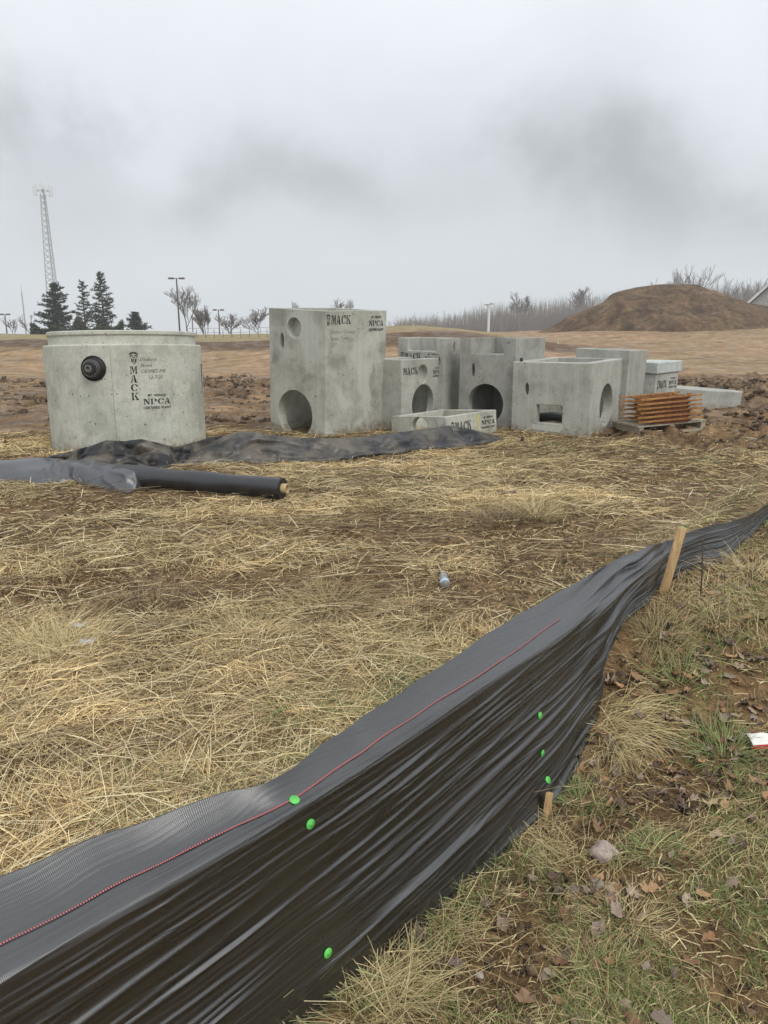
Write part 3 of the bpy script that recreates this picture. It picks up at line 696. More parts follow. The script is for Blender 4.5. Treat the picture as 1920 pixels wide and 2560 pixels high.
# ------------------------------------------------------------ concrete boxes
def apply_bool(ob, cutters, bev=.010):
    for c in cutters:
        md = ob.modifiers.new('c', 'BOOLEAN'); md.object = c; md.operation = 'DIFFERENCE'; md.solver = 'EXACT'
    if bev:
        b = ob.modifiers.new('b', 'BEVEL'); b.width = bev; b.segments = 2; b.limit_method = 'ANGLE'; b.angle_limit = R(50)
    bpy.context.view_layer.update()
    dg = bpy.context.evaluated_depsgraph_get()
    me = bpy.data.meshes.new_from_object(ob.evaluated_get(dg)); ob.modifiers.clear(); old = ob.data; ob.data = me; me.name = old.name
    for c in cutters: bpy.data.objects.remove(c)
M_tmp = simple('tmp', (.5, .5, .5))
class PBox:
    """near corner at local origin; X runs along the right face (normal -Y), Y along the left face (normal -X)"""
    def __init__(s, name, near, psi, lx, rx, ty, mat, label, z=0., roll=0, pitch=0, wall=.15, sink=.05, floor=0, wl=None, wr=None, cat='concrete box', group=None):
        N = at_z(near[0], near[1], z); X = Vector((math.cos(R(psi)), math.sin(R(psi)), 0)); Y = Vector((-X.y, X.x, 0))
        def solve(d, px):
            a, b = 0, 4
            for _ in range(40):
                c = (a+b)/2; q = proj(N+d*c)[0]
                if abs(q-near[0]) < abs(px-near[0]): a = c
                else: b = c
            return a
        s.wl = wl or solve(Y, lx); s.wr = wr or solve(X, rx)
        s.h = at_y(near[0], ty, N.y).z-z+sink
        M = Matrix.Translation(N-Vector((0, 0, sink))) @ Matrix.Rotation(R(pitch), 4, 'X') @ Matrix.Rotation(R(roll), 4, 'Y') @ Matrix.Rotation(R(psi), 4, 'Z')
        s.M = M; s.mat = mat; s.wall = wall; s.cut = []
        s.root = empty(name, mat=M); bpy.context.view_layer.update()
        tag(s.root, label, cat, group)
        s.floor = floor
        print(name, 'wl %.2f wr %.2f h %.2f D %.2f' % (s.wl, s.wr, s.h, N.y))
    def cutter(s, mb):
        o = mb.build('cutter', M_tmp, s.root); s.cut.append(o); return o
    def hit(s, face, px, py):
        Mi = s.M.inverted(); o = Mi @ Vector((0, 0, EYE)); d = Mi.to_3x3() @ Vector(ray(px, py))
        if face == 'L': t = -o.x/d.x; p = o+d*t; return p.y, p.z, t
        t = -o.y/d.y; p = o+d*t; return p.x, p.z, t
    def hole(s, face, px, py, ry, depth=None, sx=1, r=None, cone=1.0):
        a, z, t = s.hit(face, px, py); r = r or ry/F*t; depth = depth or s.wall+.05
        mb = MB(); n = 40; vs = []
        for e, k in ((-.03, 1), (depth, cone)):
            for i in range(n):
                u = r*k*sx*math.cos(2*math.pi*i/n); w = r*k*math.sin(2*math.pi*i/n)
                vs.append((e, a+u, z+w) if face == 'L' else (a+u, e, z+w))
        fs = [tuple(range(n)), tuple(range(2*n-1, n-1, -1))]+[(i, i+n, (i+1) % n+n, (i+1) % n) for i in range(n)]
        mb.add(vs, fs); o = s.cutter(mb)
        bm = bmesh.new(); bm.from_mesh(o.data); bmesh.ops.recalc_face_normals(bm, faces=bm.faces); bm.to_mesh(o.data); bm.free()
        return a, z, r
    def rhole(s, lo, hi): s.cutter(MB().box(lo, hi))
    def finish(s, bev=.012, name='shell'):
        s.rhole((s.wall, s.wall, s.floor), (s.wr-s.wall, s.wl-s.wall, s.h+.2))
        o = MB().box((0, 0, 0), (s.wr, s.wl, s.h)).build(name, s.mat, s.root)
        apply_bool(o, s.cut, bev); s.shell = o; return s
    def fmap(s, face, off=.004):
        if face == 'L': return lambda a, z: (-off, s.wl-a, z)      # a measured from the far-left end
        return lambda a, z: (a, -off, z)
    def rimpatch(s): pass

# A tall box
A = PBox('precast_concrete_box', (812, 1096), 51, 677, 958, 778, concrete('concrete_a', (.52, .52, .44), (.30, .30, .255), .75, 3.1, .35),
         'tallest grey concrete box, two round holes in its left face, stencilled lettering at top right', roll=1.6, pitch=2.6, cat='concrete box', group='precast concrete boxes')
A.hole('L', 735, 819, 25.5, depth=.11, cone=.92); A.hole('L', 705, 853, 21, depth=.12, sx=.33); A.hole('L', 737, 1036, 61, cone=.98)
A.hole('L', 742, 905, 22, depth=3, sx=.001) if False else None
# far wall opening seen through the big hole
A.rhole((A.wr-A.wall-.05, .45, .35), (A.wr+.1, .62, .62)) if False else None
A.finish()
a0, z0, _ = A.hit('R', 815, 812)
decal('stencil_lettering', mack(a0+.0, A.h-.175, .50, .12)+npca(A.wr-.40, A.h-.215, .33, .08), A.fmap('R'), M_ink, A.root)
decal('handwriting', script(['Danbury Crossing', 'Street Tower', '12-7'], a0+.08, A.h-.30, .07), A.fmap('R', .003), M_inkpale, A.root)

# B2 short box with yellow paint seen through its hole
B2 = PBox('precast_concrete_box', (1002, 1078), 52.5, 925, 1105, 900, concrete('concrete_b', (.48, .475, .41), (.29, .285, .25), .2, 9.4, .4),
          'short grey concrete box beside the tallest one, its big round hole showing yellow paint', roll=.6, wall=.13, group='precast concrete boxes')
B2.hole('R', 1057, 935, 23, depth=.09, cone=.94); B2.hole('R', 1058, 1009, 47); B2.finish()
a, z, _ = B2.hit('R', 1008, 925)
decal('stencil_lettering', [('stencil_word', glyph_polys('MACK', a, B2.h-.22, .37, .10))]+npca(B2.wr-.30, B2.h-.24, .26, .055), B2.fmap('R'), M_ink, B2.root)
random.seed(3)
yy = [[(x+random.uniform(-.03, .03), .50-random.uniform(0, .10)) , (x+.03, .48-random.uniform(.05, .15)), (x+.05, .66), (x-.03, .66)] for x in np.arange(.10, .50, .035)]
mbp = MB()
for p in yy: mbp.add([(B2.wr*.45+a*.6, B2.wl-B2.wall-.005, b) for a, b in p], [(0, 1, 2, 3)])
mbp.build('yellow_paint', M_yellow, B2.root)

# B3 rear box with a notched top
B3 = PBox('precast_concrete_box', (1106, 1062), 60, 993, 1146, 846, concrete('concrete_c', (.46, .46, .40), (.29, .295, .26), .25, 15.2, .5),
          'concrete box with a notched top standing behind the short box with yellow paint', roll=.3, wall=.15, group='precast concrete boxes')
s = B3; s.rhole((-.1, s.wl*.16, s.h-.20), (s.wall+.02, s.wl*.78, s.h+.1)); s.hole('R', 1136, 870, 15, depth=.1, sx=.4)
B3.finish()
decal('stencil_lettering', mack(.05, B3.h-.335, B3.wl*.45, .10)+npca(B3.wl*.60, B3.h-.345, B3.wl*.34, .06), B3.fmap('L'), M_ink, B3.root)

# B4 U-notched box
B4 = PBox('precast_concrete_box', (1281, 1075), 54, 1146, 1353, 847, concrete('concrete_d', (.40, .40, .35), (.25, .25, .22), .1, 21.7, .45),
          'concrete box with a wide top notch and one large dark round hole below', wall=.13, group='precast concrete boxes')
s = B4; ya = s.hit('L', 1259, 885)[0]; yb = s.hit('L', 1177, 885)[0]; zt = s.hit('L', 1218, 886)[1]
s.rhole((-.1, ya, zt), (s.wall+.02, yb, s.h+.1)); s.hole('L', 1213, 1010, 50); s.hole('L', 1183, 925, 17, depth=.1, sx=.3)
s.hole('L', 1228, 1000, 26, depth=s.wr+.1, r=.001) if False else None
s.rhole((s.wr-s.wall-.02, ya, s.h-.22), (s.wr+.1, ya+.16, s.h+.1))
n = 28
mb = MB(); vs = []
for e in (s.wr-s.wall-.05, s.wr+.05):
    for i in range(n): vs.append((e, s.wl*.52+.16*math.cos(2*math.pi*i/n), .42+.16*math.sin(2*math.pi*i/n)))
mb.add(vs, [tuple(range(n-1, -1, -1)), tuple(range(n, 2*n))]+[(i, (i+1) % n, (i+1) % n+n, i+n) for i in range(n)]); s.cutter(mb)
B4.finish()
MB().box((B4.wall+.002, B4.wall+.002, zt-.10), (B4.wr-B4.wall-.002, B4.wl-B4.wall-.002, zt-.02)).build('light_block_slab', B4.mat, B4.root)  # slab added to block light from above and keep the hole dark

# C wide box in front
C = PBox('precast_concrete_box', (1471, 1093), 57, 1277, 1553, 908, concrete('concrete_e', (.49, .49, .425), (.33, .33, .29), .0, 27.3, .6),
         'wide grey concrete box with rectangular slot and a tall round hole in its right side', roll=-.6, wall=.15, group='precast concrete boxes')
s = C; y0 = s.hit('L', 1405, 1036)[0]; y1 = s.hit('L', 1340, 1036)[0]; zt = s.hit('L', 1370, 1013)[1]; zb = s.hit('L', 1370, 1059)[1]
s.rhole((-.1, y0, zb), (s.wall+.03, y1, zt)); s.hole('R', 1516, 1012, 52); s.hole('L', 1317, 973, 15, depth=.1, sx=.35)
s.rhole((s.wr-s.wall-.03, y0-.5, .12), (s.wr+.1, s.wl-s.wall-.05, .55))
C.finish()
decal('mortar_patch', [[(C.wl-y1-.05, zb-.10), (C.wl-y0-.02, zb-.12), (C.wl-y0+.03, zb-.02), (C.wl-y1-.06, zb-.02)]], C.fmap('L', .002), M_voidpatch, C.root)

# D box behind C
Dm = concrete('concrete_f', (.44, .44, .385), (.30, .30, .265), .15, 33.9, .6)
D = PBox('precast_concrete_box', (1556, 1066), 50, 1425, 1600, 876, Dm, 'plain grey concrete box rising behind the wide box with the rectangular slot', roll=1.5, wall=.14, group='precast concrete boxes')
D.finish()

# E box with lid
E = PBox('precast_concrete_box', (1632, 1038), 48, 1560, 1688, 935, concrete('concrete_g', (.50, .50, .44), (.35, .35, .31), .1, 39.2, .3),
         'small concrete box capped by a pale thick slab, behind the rusty grates', wall=.12, group='precast concrete boxes')
E.finish(name='base')
mb = MB().box((-.03, -.03, E.h+.003), (E.wr+.05, E.wl+.04, E.h+.195)); o = mb.build('lid', concrete('concrete_lid', (.56, .60, .56), (.44, .47, .44), 0, 2.2, .2), E.root); 
md = o.modifiers.new('b', 'BEVEL'); md.width = .012; md.segments = 2
decal('stencil_lettering', mack(.06, E.h-.26, .42, .13)+npca(E.wr-.42, E.h-.22, .34, .07), E.fmap('R'), M_ink, E.root)

# Low lettered box
Lb = PBox('precast_concrete_box', (1117, 1103), 46, 981, 1243, 1043, concrete('concrete_h', (.58, .58, .49), (.38, .38, .325), .2, 45.8, .25),
          'lowest concrete box with yellow paint stripe and stencilled lettering, black fabric against it', roll=-3.2, pitch=-2.6, wall=.10, sink=.07, group='precast concrete boxes')
Lb.hole('L', 1049, 1070, 27); Lb.finish(.008)
a, z, _ = Lb.hit('R', 1126, 1050)
decal('stencil_lettering', mack(a, Lb.h-.215, .46, .12)+npca(Lb.wr-.37, Lb.h-.19, .32, .065), Lb.fmap('R'), M_ink, Lb.root)
a, z, _ = Lb.hit('R', 1194, 1050)
ys = [[(a-.025, Lb.h-.03), (a+.03, Lb.h-.03), (a+.022, Lb.h-.12), (a-.02, Lb.h-.13)], [(a-.02, Lb.h-.13), (a+.022, Lb.h-.12), (a+.012, Lb.h-.25), (a-.002, Lb.h-.25)]]
decal('yellow_paint', ys, Lb.fmap('R', .003), M_yellow, Lb.root)
a, z, t = Lb.hit('L', 1101, 1054)
decal('mortar_patch', [[(Lb.wl-a+.055*math.cos(k*.4), z+.055*math.sin(k*.4)) for k in range(16)]], Lb.fmap('L', .003), M_voidpatch, Lb.root)

# lifting pins on C and D
M_iron = simple('dark_iron', (.03, .028, .026), .6, .3)
for bx, loc in ((C, (.09, C.wl*.92, C.h)), (D, (.07, D.wl*.5, D.h-.13))):
    MB().bar((loc[0], loc[1], loc[2]-.02), (loc[0], loc[1], loc[2]+.05), .05, .035, w2=.03).build('lifting_pin', M_iron, bx.root)

# ------------------------------------------------------------ round manhole section
def manhole():
    Rb = .985
    near = at_z(331, 1142, 0); cx = near.x*(near.y+Rb)/near.y; cy = near.y+Rb
    M = Matrix.Translation((cx, cy, -.06)) @ Matrix.Rotation(R(-2.6), 4, 'X') @ Matrix.Rotation(R(-.6), 4, 'Y')
    root = empty('manhole_section', mat=M); bpy.context.view_layer.update()
    tag(root, 'large round concrete manhole section with a black pipe boot and vertical stencilled letters', 'manhole section')
    hb = 1.30+.06
    cm = concrete('concrete_round', (.58, .59, .50), (.44, .445, .38), .0, 51.0, .35)
    prof = [(.81, 0), (Rb, 0), (Rb, .02), (Rb, hb-.014), (Rb-.012, hb), (Rb-.07, hb+.004), (Rb-.075, hb+.105), (Rb-.055, hb+.12), (Rb-.055, hb+.155), (Rb-.065, hb+.165), (.82, hb+.17), (.81, hb+.15), (.81, 0)]
    MB().lathe(prof, 128).build('wall', cm, root, smooth=True, autosm=True)
    Mi = M.inverted(); o = Mi @ Vector((0, 0, EYE))
    def hit(px, py, r=Rb):
        d = Mi.to_3x3() @ Vector(ray(px, py))
        a = d.x*d.x+d.y*d.y; b = 2*(o.x*d.x+o.y*d.y); c = o.x*o.x+o.y*o.y-r*r
        t = (-b-math.sqrt(max(b*b-4*a*c, 0)))/(2*a); p = o+d*t
        return math.atan2(p.x, -p.y), p.z, t
    def cmap(th0, off=.003):
        return lambda a, z: ((Rb+off)*math.sin(th0+a/Rb), -(Rb+off)*math.cos(th0+a/Rb), z)
    # lettering
    th, z, t = hit(334, 893); mp = cmap(th); s = t/F
    polys = [[((a-.5)*24*s, z+(b-.5)*26*s) for a, b in p] for p in HAT]
    decal('stencil_lettering', polys, mp, M_ink, root)
    for ch, px, py in (('M', 334, 925), ('A', 335, 947), ('C', 336, 969), ('K', 338, 991)):
        th, z, t = hit(px, py); polys = glyph_polys(ch, -8.5*s, z-9*s, 17*s, 18*s); decal('stencil_lettering', polys, cmap(th), M_ink, root)
    th, z, t = hit(359, 1011); decal('stencil_lettering', npca(0, z, 72*s, 14*s), cmap(th), M_ink, root)
    th, z, t = hit(349, 902); decal('handwriting', script(['Danbury', 'Street', 'CC/MBT-PIX', '   12-7-20'], 0, z, 12*s), cmap(th), M_inkpale if False else M_ink, root)
    # seam
    th, z, t = hit(275, 885); th2, z2, t2 = hit(292, 1100)
    mb = MB(); k = 14
    for i in range(k):
        a0 = (th2-th)*i/k; a1 = (th2-th)*(i+1)/k; za = z+(z2-z)*i/k; zb = z+(z2-z)*(i+1)/k
        f = lambda a, dz, off=.0015: ((Rb+off)*math.sin(th+a), -(Rb+off)*math.cos(th+a), dz)
        mb.add([f(a0-.0022, za), f(a0+.0022, za), f(a1+.0022, zb), f(a1-.0022, zb)], [(0, 1, 2, 3)])
    mb.build('form_seam', simple('seam_dark', (.20, .20, .18), .9), root)
    # boot
    th, z, t = hit(234, 921)
    c = Vector((Rb*math.sin(th), -Rb*math.cos(th), z)); nrm = Vector((math.sin(th), -math.cos(th), 0))
    BM = Matrix.Translation(c) @ nrm.to_track_quat('Z', 'Y').to_matrix().to_4x4()
    M_rub = simple('black_rubber', (.02, .018, .018), .45, var=.4, nscale=25); M_band = simple('steel_band', (.35, .35, .34), .35, .8)
    M_gap = simple('dark_sleeve', (.06, .03, .028), .8)  # dark brown of the ring around the boot
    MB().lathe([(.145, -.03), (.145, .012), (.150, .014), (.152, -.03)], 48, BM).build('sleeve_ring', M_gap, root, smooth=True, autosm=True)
    b = MB().lathe([(.146, .0), (.13, .012), (.118, .03), (.112, .055), (.100, .06), (.098, .085), (.088, .09), (.085, .115), (.070, .12), (.066, .15), (.045, .152), (.040, .11), (.0001, .10)], 48, BM).build('pipe_boot', M_rub, root, smooth=True, autosm=True)
    for r_, z_ in ((.0995, .072), (.0865, .102)):
        MB().lathe([(r_, z_-.008), (r_+.004, z_-.008), (r_+.004, z_+.008), (r_, z_+.008)], 48, BM).build('clamp_band', M_band, b)
    MB().lathe([(.042, .13), (.042, .158), (.028, .160), (.022, .125), (.0001, .12)], 32, BM).build('inner_plug', simple('grey_plug', (.18, .18, .16), .6), b, smooth=True, autosm=True)
    # lifting slot near the right side, recess shade painted as a dark face
    th, z, t = hit(503, 942)
    f = lambda a, dz, off: ((Rb+off)*math.sin(th+a), -(Rb+off)*math.cos(th+a), z+dz)
    mb = MB()
    for (a0, a1, z0, z1) in ((-.07, -.05, -.19, .19), (.05, .07, -.19, .19), (-.05, .05, .165, .19), (-.05, .05, -.19, -.165)):
        mb.add([f(a0, z0, -.01), f(a1, z0, -.01), f(a1, z1, -.01), f(a0, z1, -.01), f(a0, z0, .012), f(a1, z0, .012), f(a1, z1, .012), f(a0, z1, .012)], [(4, 5, 6, 7), (0, 1, 5, 4), (1, 2, 6, 5), (2, 3, 7, 6), (3, 0, 4, 7)])
    mb.build('slot_frame', cm, root)
    MB().add([f(-.05, -.165, .002), f(.05, -.165, .002), f(.05, .165, .002), f(-.05, .165, .002)], [(0, 1, 2, 3)]).build('slot_shade_face', simple('recess_shade', (.07, .05, .045), .9), root)
manhole()

# low round ring at the right
def ring():
    c = at_z(1722, 990, 0); 
    y = 16.0; p = at_y(1722, 980, y)
    M = Matrix.Translation((p.x, y, -.14)) @ Matrix.Rotation(R(3.6), 4, 'Y') @ Matrix.Rotation(R(-1.6), 4, 'X')
    root = empty('concrete_ring', mat=M); tag(root, 'low round grey concrete ring lying on the mud behind the rusty grates', 'concrete ring')
    MB().lathe([(.84, 0), (1.0, 0), (1.0, .40), (.985, .415), (.80, .42), (.78, .405), (.0001, .40)], 96).build('ring_wall', concrete('concrete_ring', (.46, .46, .41), (.32, .32, .285), 0, 60, .4), root, smooth=True, autosm=True)
ring()

# black pipe behind box C (seen through the slot)
M_black = simple('black_plastic', (.022, .022, .025), .4, var=.4)
def pipe():
    pts = [C.M @ Vector((x, y, z)) for x, y, z in ((.75, .18, .16), (.68, .45, .20), (.60, .75, .24), (.58, .95, .22), (.62, C.wl-.2, .17))]
    P = [pts[min(int(t), 3)].lerp(pts[min(int(t), 3)+1], t-min(int(t), 3)) for t in np.linspace(0, 4, 50)]
    tag(MB().tube(P, [.065+.004*(i % 2) for i in range(50)], 20).build('corrugated_pipe', M_black, smooth=True), 'black corrugated pipe lying inside the wide box, seen through its slot', 'pipe')
pipe()

# ------------------------------------------------------------ rusty grates on a pallet
def rust():
    m, nt, N, L, b = newmat('rust'); v = coords(nt)
    f = tex_noise(nt, v, 9, 6, .7); L.new(ramp(nt, f, [(.3, (.15, .06, .018)), (.5, (.32, .145, .040)), (.72, (.46, .25, .085))]), b.inputs['Base Color'])
    b.inputs['Roughness'].default_value = .85; bump(nt, b, f, .4, .01); return m
M_rust = rust(); M_rust2 = simple('rust_dark', (.17, .055, .02), .9, var=.5, nscale=12)
M_wood = simple('weathered_wood', (.42, .37, .27), .85, var=.35, nscale=14, bmp=.3)
def pallet_and_grates():
    a = at_z(1632, 1092, 0); yaw = 13
    M = Matrix.Translation((a.x+.03, a.y, .035)) @ Matrix.Rotation(R(-3.5), 4, 'Y') @ Matrix.Rotation(R(yaw), 4, 'Z')
    root = empty('wooden_pallet', mat=M @ Matrix.Translation((-.15, 0, 0))); bpy.context.view_layer.update()
    tag(root, 'weathered wooden pallet under the stack of rusty grates', 'pallet')
    W, Dp = .98, .80
    for i in range(6): MB().box((-.12, i*Dp/6+.01, .115), (W, i*Dp/6+.11, .137)).build('deck_board', M_wood, root)
    for x in (-.09, .40, .90): MB().box((x, .02, .02), (x+.07, Dp-.02, .114)).build('stringer', M_wood, root)
    for y in (.0, Dp-.12): MB().box((-.12, y, -.01), (W, y+.1, .019)).build('bottom_board', M_wood, root)
    MW = root.matrix_world.copy()
    rnd = random.Random(4)
    lab = ['lowest rusty grate, lying on the pallet boards', 'second rusty grate from the bottom of the stack', 'third rusty grate from the bottom of the stack',
           'third rusty grate from the top of the stack', 'second rusty grate from the top of the stack', 'topmost rusty steel grate of the stack on the pallet']
    gm = None
    for k in range(6):
        Mg = MW @ Matrix.Translation((-.09+rnd.uniform(-.035, .035), .02+rnd.uniform(-.02, .02), .150+k*.062)) @ Matrix.Rotation(R(rnd.uniform(-2, 2)-2.0+k*.6), 4, 'Z')
        g = empty('steel_grate', mat=Mg); tag(g, lab[k], 'steel grate', 'rusty grates stacked on the pallet')
        if gm is None:
            fr = MB()
            for y in (0, .52): fr.box((0, y, .028), (1.0, y+.05, .050))
            o1 = fr.build('long_bar', M_rust, g)
            cr = MB()
            for i in range(8): x = .14+i*.095; cr.box((x, .051, .027), (x+.02, .519, .043))
            o2 = cr.build('cross_bars', M_rust, g)
            hp = MB()
            for (ya) in (.02, .50):
                hp.add([(.17, ya, .029), (.85, ya, .029), (.77, ya, -.014), (.26, ya, -.014), (.17, ya+.03, .029), (.85, ya+.03, .029), (.77, ya+.03, -.014), (.26, ya+.03, -.012)],
                       [(0, 1, 2, 3), (7, 6, 5, 4), (0, 4, 5, 1), (1, 5, 6, 2), (2, 6, 7, 3), (3, 7, 4, 0)])
            o3 = hp.build('web_plate', M_rust2, g); gm = (o1, o2, o3)
        else:
            for q in gm:
                c = q.copy(); col.objects.link(c); c.parent = g
        if k == 5:
            for x, y in ((.30, .2), (.52, .1), (.70, .24), (.82, .06)):
                MB().box((x, y, .047), (x+.05, y+.04, .07)).build('bolt_block', M_rust, g)
pallet_and_grates()

# ------------------------------------------------------------ black fabric
def fabric_mat(name, mud=0.0, base=(.018, .019, .021), rough=.42, weave=True, uvscale=1.0, ior=2.0):
    m, nt, N, L, b = newmat(name); v = coords(nt)
    f = tex_noise(nt, v, 6, 5, .6)
    c = ramp(nt, f, [(.3, tuple(x*.7 for x in base)), (.7, tuple(x*1.5 for x in base))])
    if mud:
        d = ramp(nt, tex_noise(nt, v, 3.0, 6, .68, .5), [(.5-.12*mud, (0, 0, 0)), (.62, (1, 1, 1))])
        c = mix(nt, mth(nt, 'MULTIPLY', d, .55), c, (.19, .16, .115))
    L.new(c, b.inputs['Base Color'])
    L.new(mth(nt, 'ADD', rough-.06, mth(nt, 'MULTIPLY', f, .15)), b.inputs['Roughness']); b.inputs['Specular IOR Level'].default_value = .5; b.inputs['IOR'].default_value = ior
    if weave:
        uv = N.new('ShaderNodeTexCoord').outputs['UV']
        w1 = N.new('ShaderNodeTexWave'); w1.inputs['Scale'].default_value = 100; L.new(uv, w1.inputs['Vector']); w1.bands_direction = 'X'
        w2 = N.new('ShaderNodeTexWave'); w2.inputs['Scale'].default_value = 130; L.new(uv, w2.inputs['Vector']); w2.bands_direction = 'Y'
        h = mth(nt, 'MULTIPLY', w1.outputs['Fac'], w2.outputs['Fac'])
        p = bump(nt, b, h, .30, .0012)
        mp = N.new('ShaderNodeMapping'); mp.inputs['Scale'].default_value = (.35, 30, 1); mp.inputs['Rotation'].default_value = (0, 0, R(-3)); L.new(uv, mp.inputs['Vector'])
        bump(nt, b, tex_noise(nt, mp.outputs[0], 2.2, 2, .5, .0), .45, .006, p)
    return m
def grid_obj(name, P, m, parent=None, uv=None, solid=0):
    """P (nu,nv,3)"""
    nu, nv = P.shape[:2]
    i = np.arange(nu-1)[:, None]*nv; j = np.arange(nv-1)[None, :]
    q = np.stack([i+j, i+nv+j, i+nv+j+1, i+j+1], -1).reshape(-1, 4)
    o = npmesh(name, P.reshape(-1, 3), q, m, parent, smooth=True)
    if uv is not None:
        u = o.data.uv_layers.new(name='UVMap'); u.data.foreach_set('uv', uv.reshape(-1, 2)[q.ravel()].astype(np.float32).ravel())
    if solid:
        s = o.modifiers.new('s', 'SOLIDIFY'); s.thickness = solid; s.offset = 0
    return o
def catmull(K, t):
    """K (n,d) control rows, t in [0,n-1]"""
    n = len(K); i = np.clip(np.floor(t).astype(int), 0, n-2); f = (t-i)[:, None]
    p0 = K[np.clip(i-1, 0, n-1)]; p1 = K[i]; p2 = K[i+1]; p3 = K[np.clip(i+2, 0, n-1)]
    return .5*((2*p1)+(-p0+p2)*f+(2*p0-5*p1+4*p2-p3)*f*f+(-p0+3*p1-3*p2+p3)*f**3)

def silt_fence():
    #   B(px,py,z)            R(px,py,z)            T(px,py,z)
    S = [((98, 3149, 0), (0, 2445, 0.52), (-120, 2235, 0.57)),
         ((277, 2992, 0), (200, 2335, 0.52), (90, 2153, 0.57)),
         ((400, 2884, 0), (347, 2247, 0.52), (260, 2085, 0.57)),
         ((544, 2757, 0), (503, 2155, 0.52), (422, 2030, 0.57)),
         ((638, 2675, 0), (607, 2114, 0.52), (560, 1982, 0.57)),
         ((765, 2564, 0), (752, 2018, 0.52), (680, 1948, 0.57)),
         ((905, 2441, 0), (900, 1935, 0.52), (821, 1851, 0.57)),
         ((1070, 2297, 0), (1080, 1800, 0.52), (960, 1757, 0.57)),
         ((1183, 2197, 0), (1200, 1722, 0.51), (1110, 1660, 0.56)),
         ((1305, 2083, 0), (1330, 1639, 0.50), (1256, 1561, 0.55)),
         ((1410, 1985, 0), (1440, 1565, 0.49), (1380, 1490, 0.54)),
         ((1502, 1868, 0), (1525, 1497, 0.50), (1504, 1418, 0.55)),
         ((1489, 1713, .17), (1575, 1455, 0.52), (1560, 1392, 0.57)),
         ((1551, 1551, .31), (1625, 1420, 0.52), (1612, 1370, 0.57)),
         ((1615, 1495, .35), (1655, 1398, 0.51), (1650, 1357, 0.56)),
         ((1667, 1440, .37), (1690, 1368, 0.51), (1682, 1348, 0.54)),
         ((1745, 1416, .37), (1760, 1336, 0.51), (1760, 1318, 0.54)),
         ((1817, 1406, .37), (1816, 1322, 0.50), (1816, 1305, 0.53)),
         ((1858, 1352, .38), (1868, 1304, 0.49), (1868, 1290, 0.52)),
         ((1910, 1296, .38), (1920, 1268, 0.47), (1920, 1258, 0.50)),
         ((2000, 1235, .38), (2005, 1225, 0.46), (2005, 1205, 0.50))]
    K = np.array([[*at_z(*b), *at_z(*r), *at_z(*t)] for b, r, t in S])
    # extend backwards out of frame
    d = K[0]-K[2]; K = np.vstack([K[0]+d*2.2, K[0]+d, K])
    K[:, 2] -= .05
    nu, nv = 1000, 230
    # arclength parameterisation on ridge
    tt = np.linspace(0, len(K)-1, 6000); Q = catmull(K, tt)[:, 3:6]; s = np.concatenate([[0], np.cumsum(np.linalg.norm(np.diff(Q, axis=0), axis=1))])
    su = np.linspace(0, s[-1], nu); t = np.interp(su, s, tt)
    Kc = catmull(K, t); B, Rg, T = Kc[:, :3].copy(), Kc[:, 3:6].copy(), Kc[:, 6:9].copy()
    def gs(A, sig):
        w = int(sig*3); k = np.exp(-np.linspace(-3, 3, 2*w+1)**2/2); k /= k.sum()
        return np.stack([np.convolve(np.pad(A[:, i], w, mode='edge'), k, 'valid') for i in range(3)], 1)
    wt = (1-sstep(12.2, 13.6, t))[:, None]
    B = B*(1-wt)+gs(B, 45)*wt; Rg = Rg*(1-wt)+gs(Rg, 45)*wt
    tan = np.gradient(Rg, axis=0); tan[:, 2] = 0; tan /= np.linalg.norm(tan, axis=1)[:, None]
    nrm = np.stack([tan[:, 1], -tan[:, 0], np.zeros(nu)], 1)           # toward viewer
    v = np.linspace(0, 1, nv)
    vr = .70
    P = np.zeros((nu, nv, 3))
    for j, vv in enumerate(v):
        # quadratic joins with rounded ridge
        if vv < vr:
            k = vv/vr; base = B*(1-k)+Rg*k
            belly = (math.sin(math.pi*k))*(-.018)
            base = base+nrm*belly
        else:
            k = (vv-vr)/(1-vr); base = Rg*(1-k)+T*k
            base = base+np.array([0, 0, -.018])*math.sin(math.pi*k)
        P[:, j] = base
    # smooth the ridge
    for _ in range(22): P[:, 1:-1] = .25*P[:, :-2]+.5*P[:, 1:-1]+.25*P[:, 2:]
    U, V = np.meshgrid(su, v, indexing='ij')
    # folds: long, nearly parallel to the run, denser toward the face
    face = np.clip(1-np.maximum(V-vr+.05, 0)/(1-vr)*1.6, .10, 1)*sstep(0, .05, V)
    hgt = np.linalg.norm(P[:, -1]-P[:, 0], axis=1)
    Vm = V*.75
    slant = Vm-.055*U+.05*np.sin(U*1.3)
    n1 = vnoise(U*.55+3, slant*19); n1 = 1-np.abs(2*n1-1)
    n2 = vnoise(U*.8+9, slant*41+5); n2 = 1-np.abs(2*n2-1)
    n3 = fbm(U*.9, slant*6, 2, 81)-.5
    n4 = vnoise(U*3.0, slant*80+2)-.5
    stk = [np.interp(x, t, su) for x in (7, 13.2)]
    calm = 1-.55*np.exp(-((U-stk[0])/.10)**2)-.5*np.exp(-((U-stk[1])/.10)**2)
    n5 = vnoise(U*.9+20, slant*66+9); n5 = 1-np.abs(2*n5-1)
    amp = .35+1.1*sstep(.35, .65, vnoise(U*1.3+40, slant*3+4))
    cr = np.random.default_rng(21); fold = np.zeros_like(U)
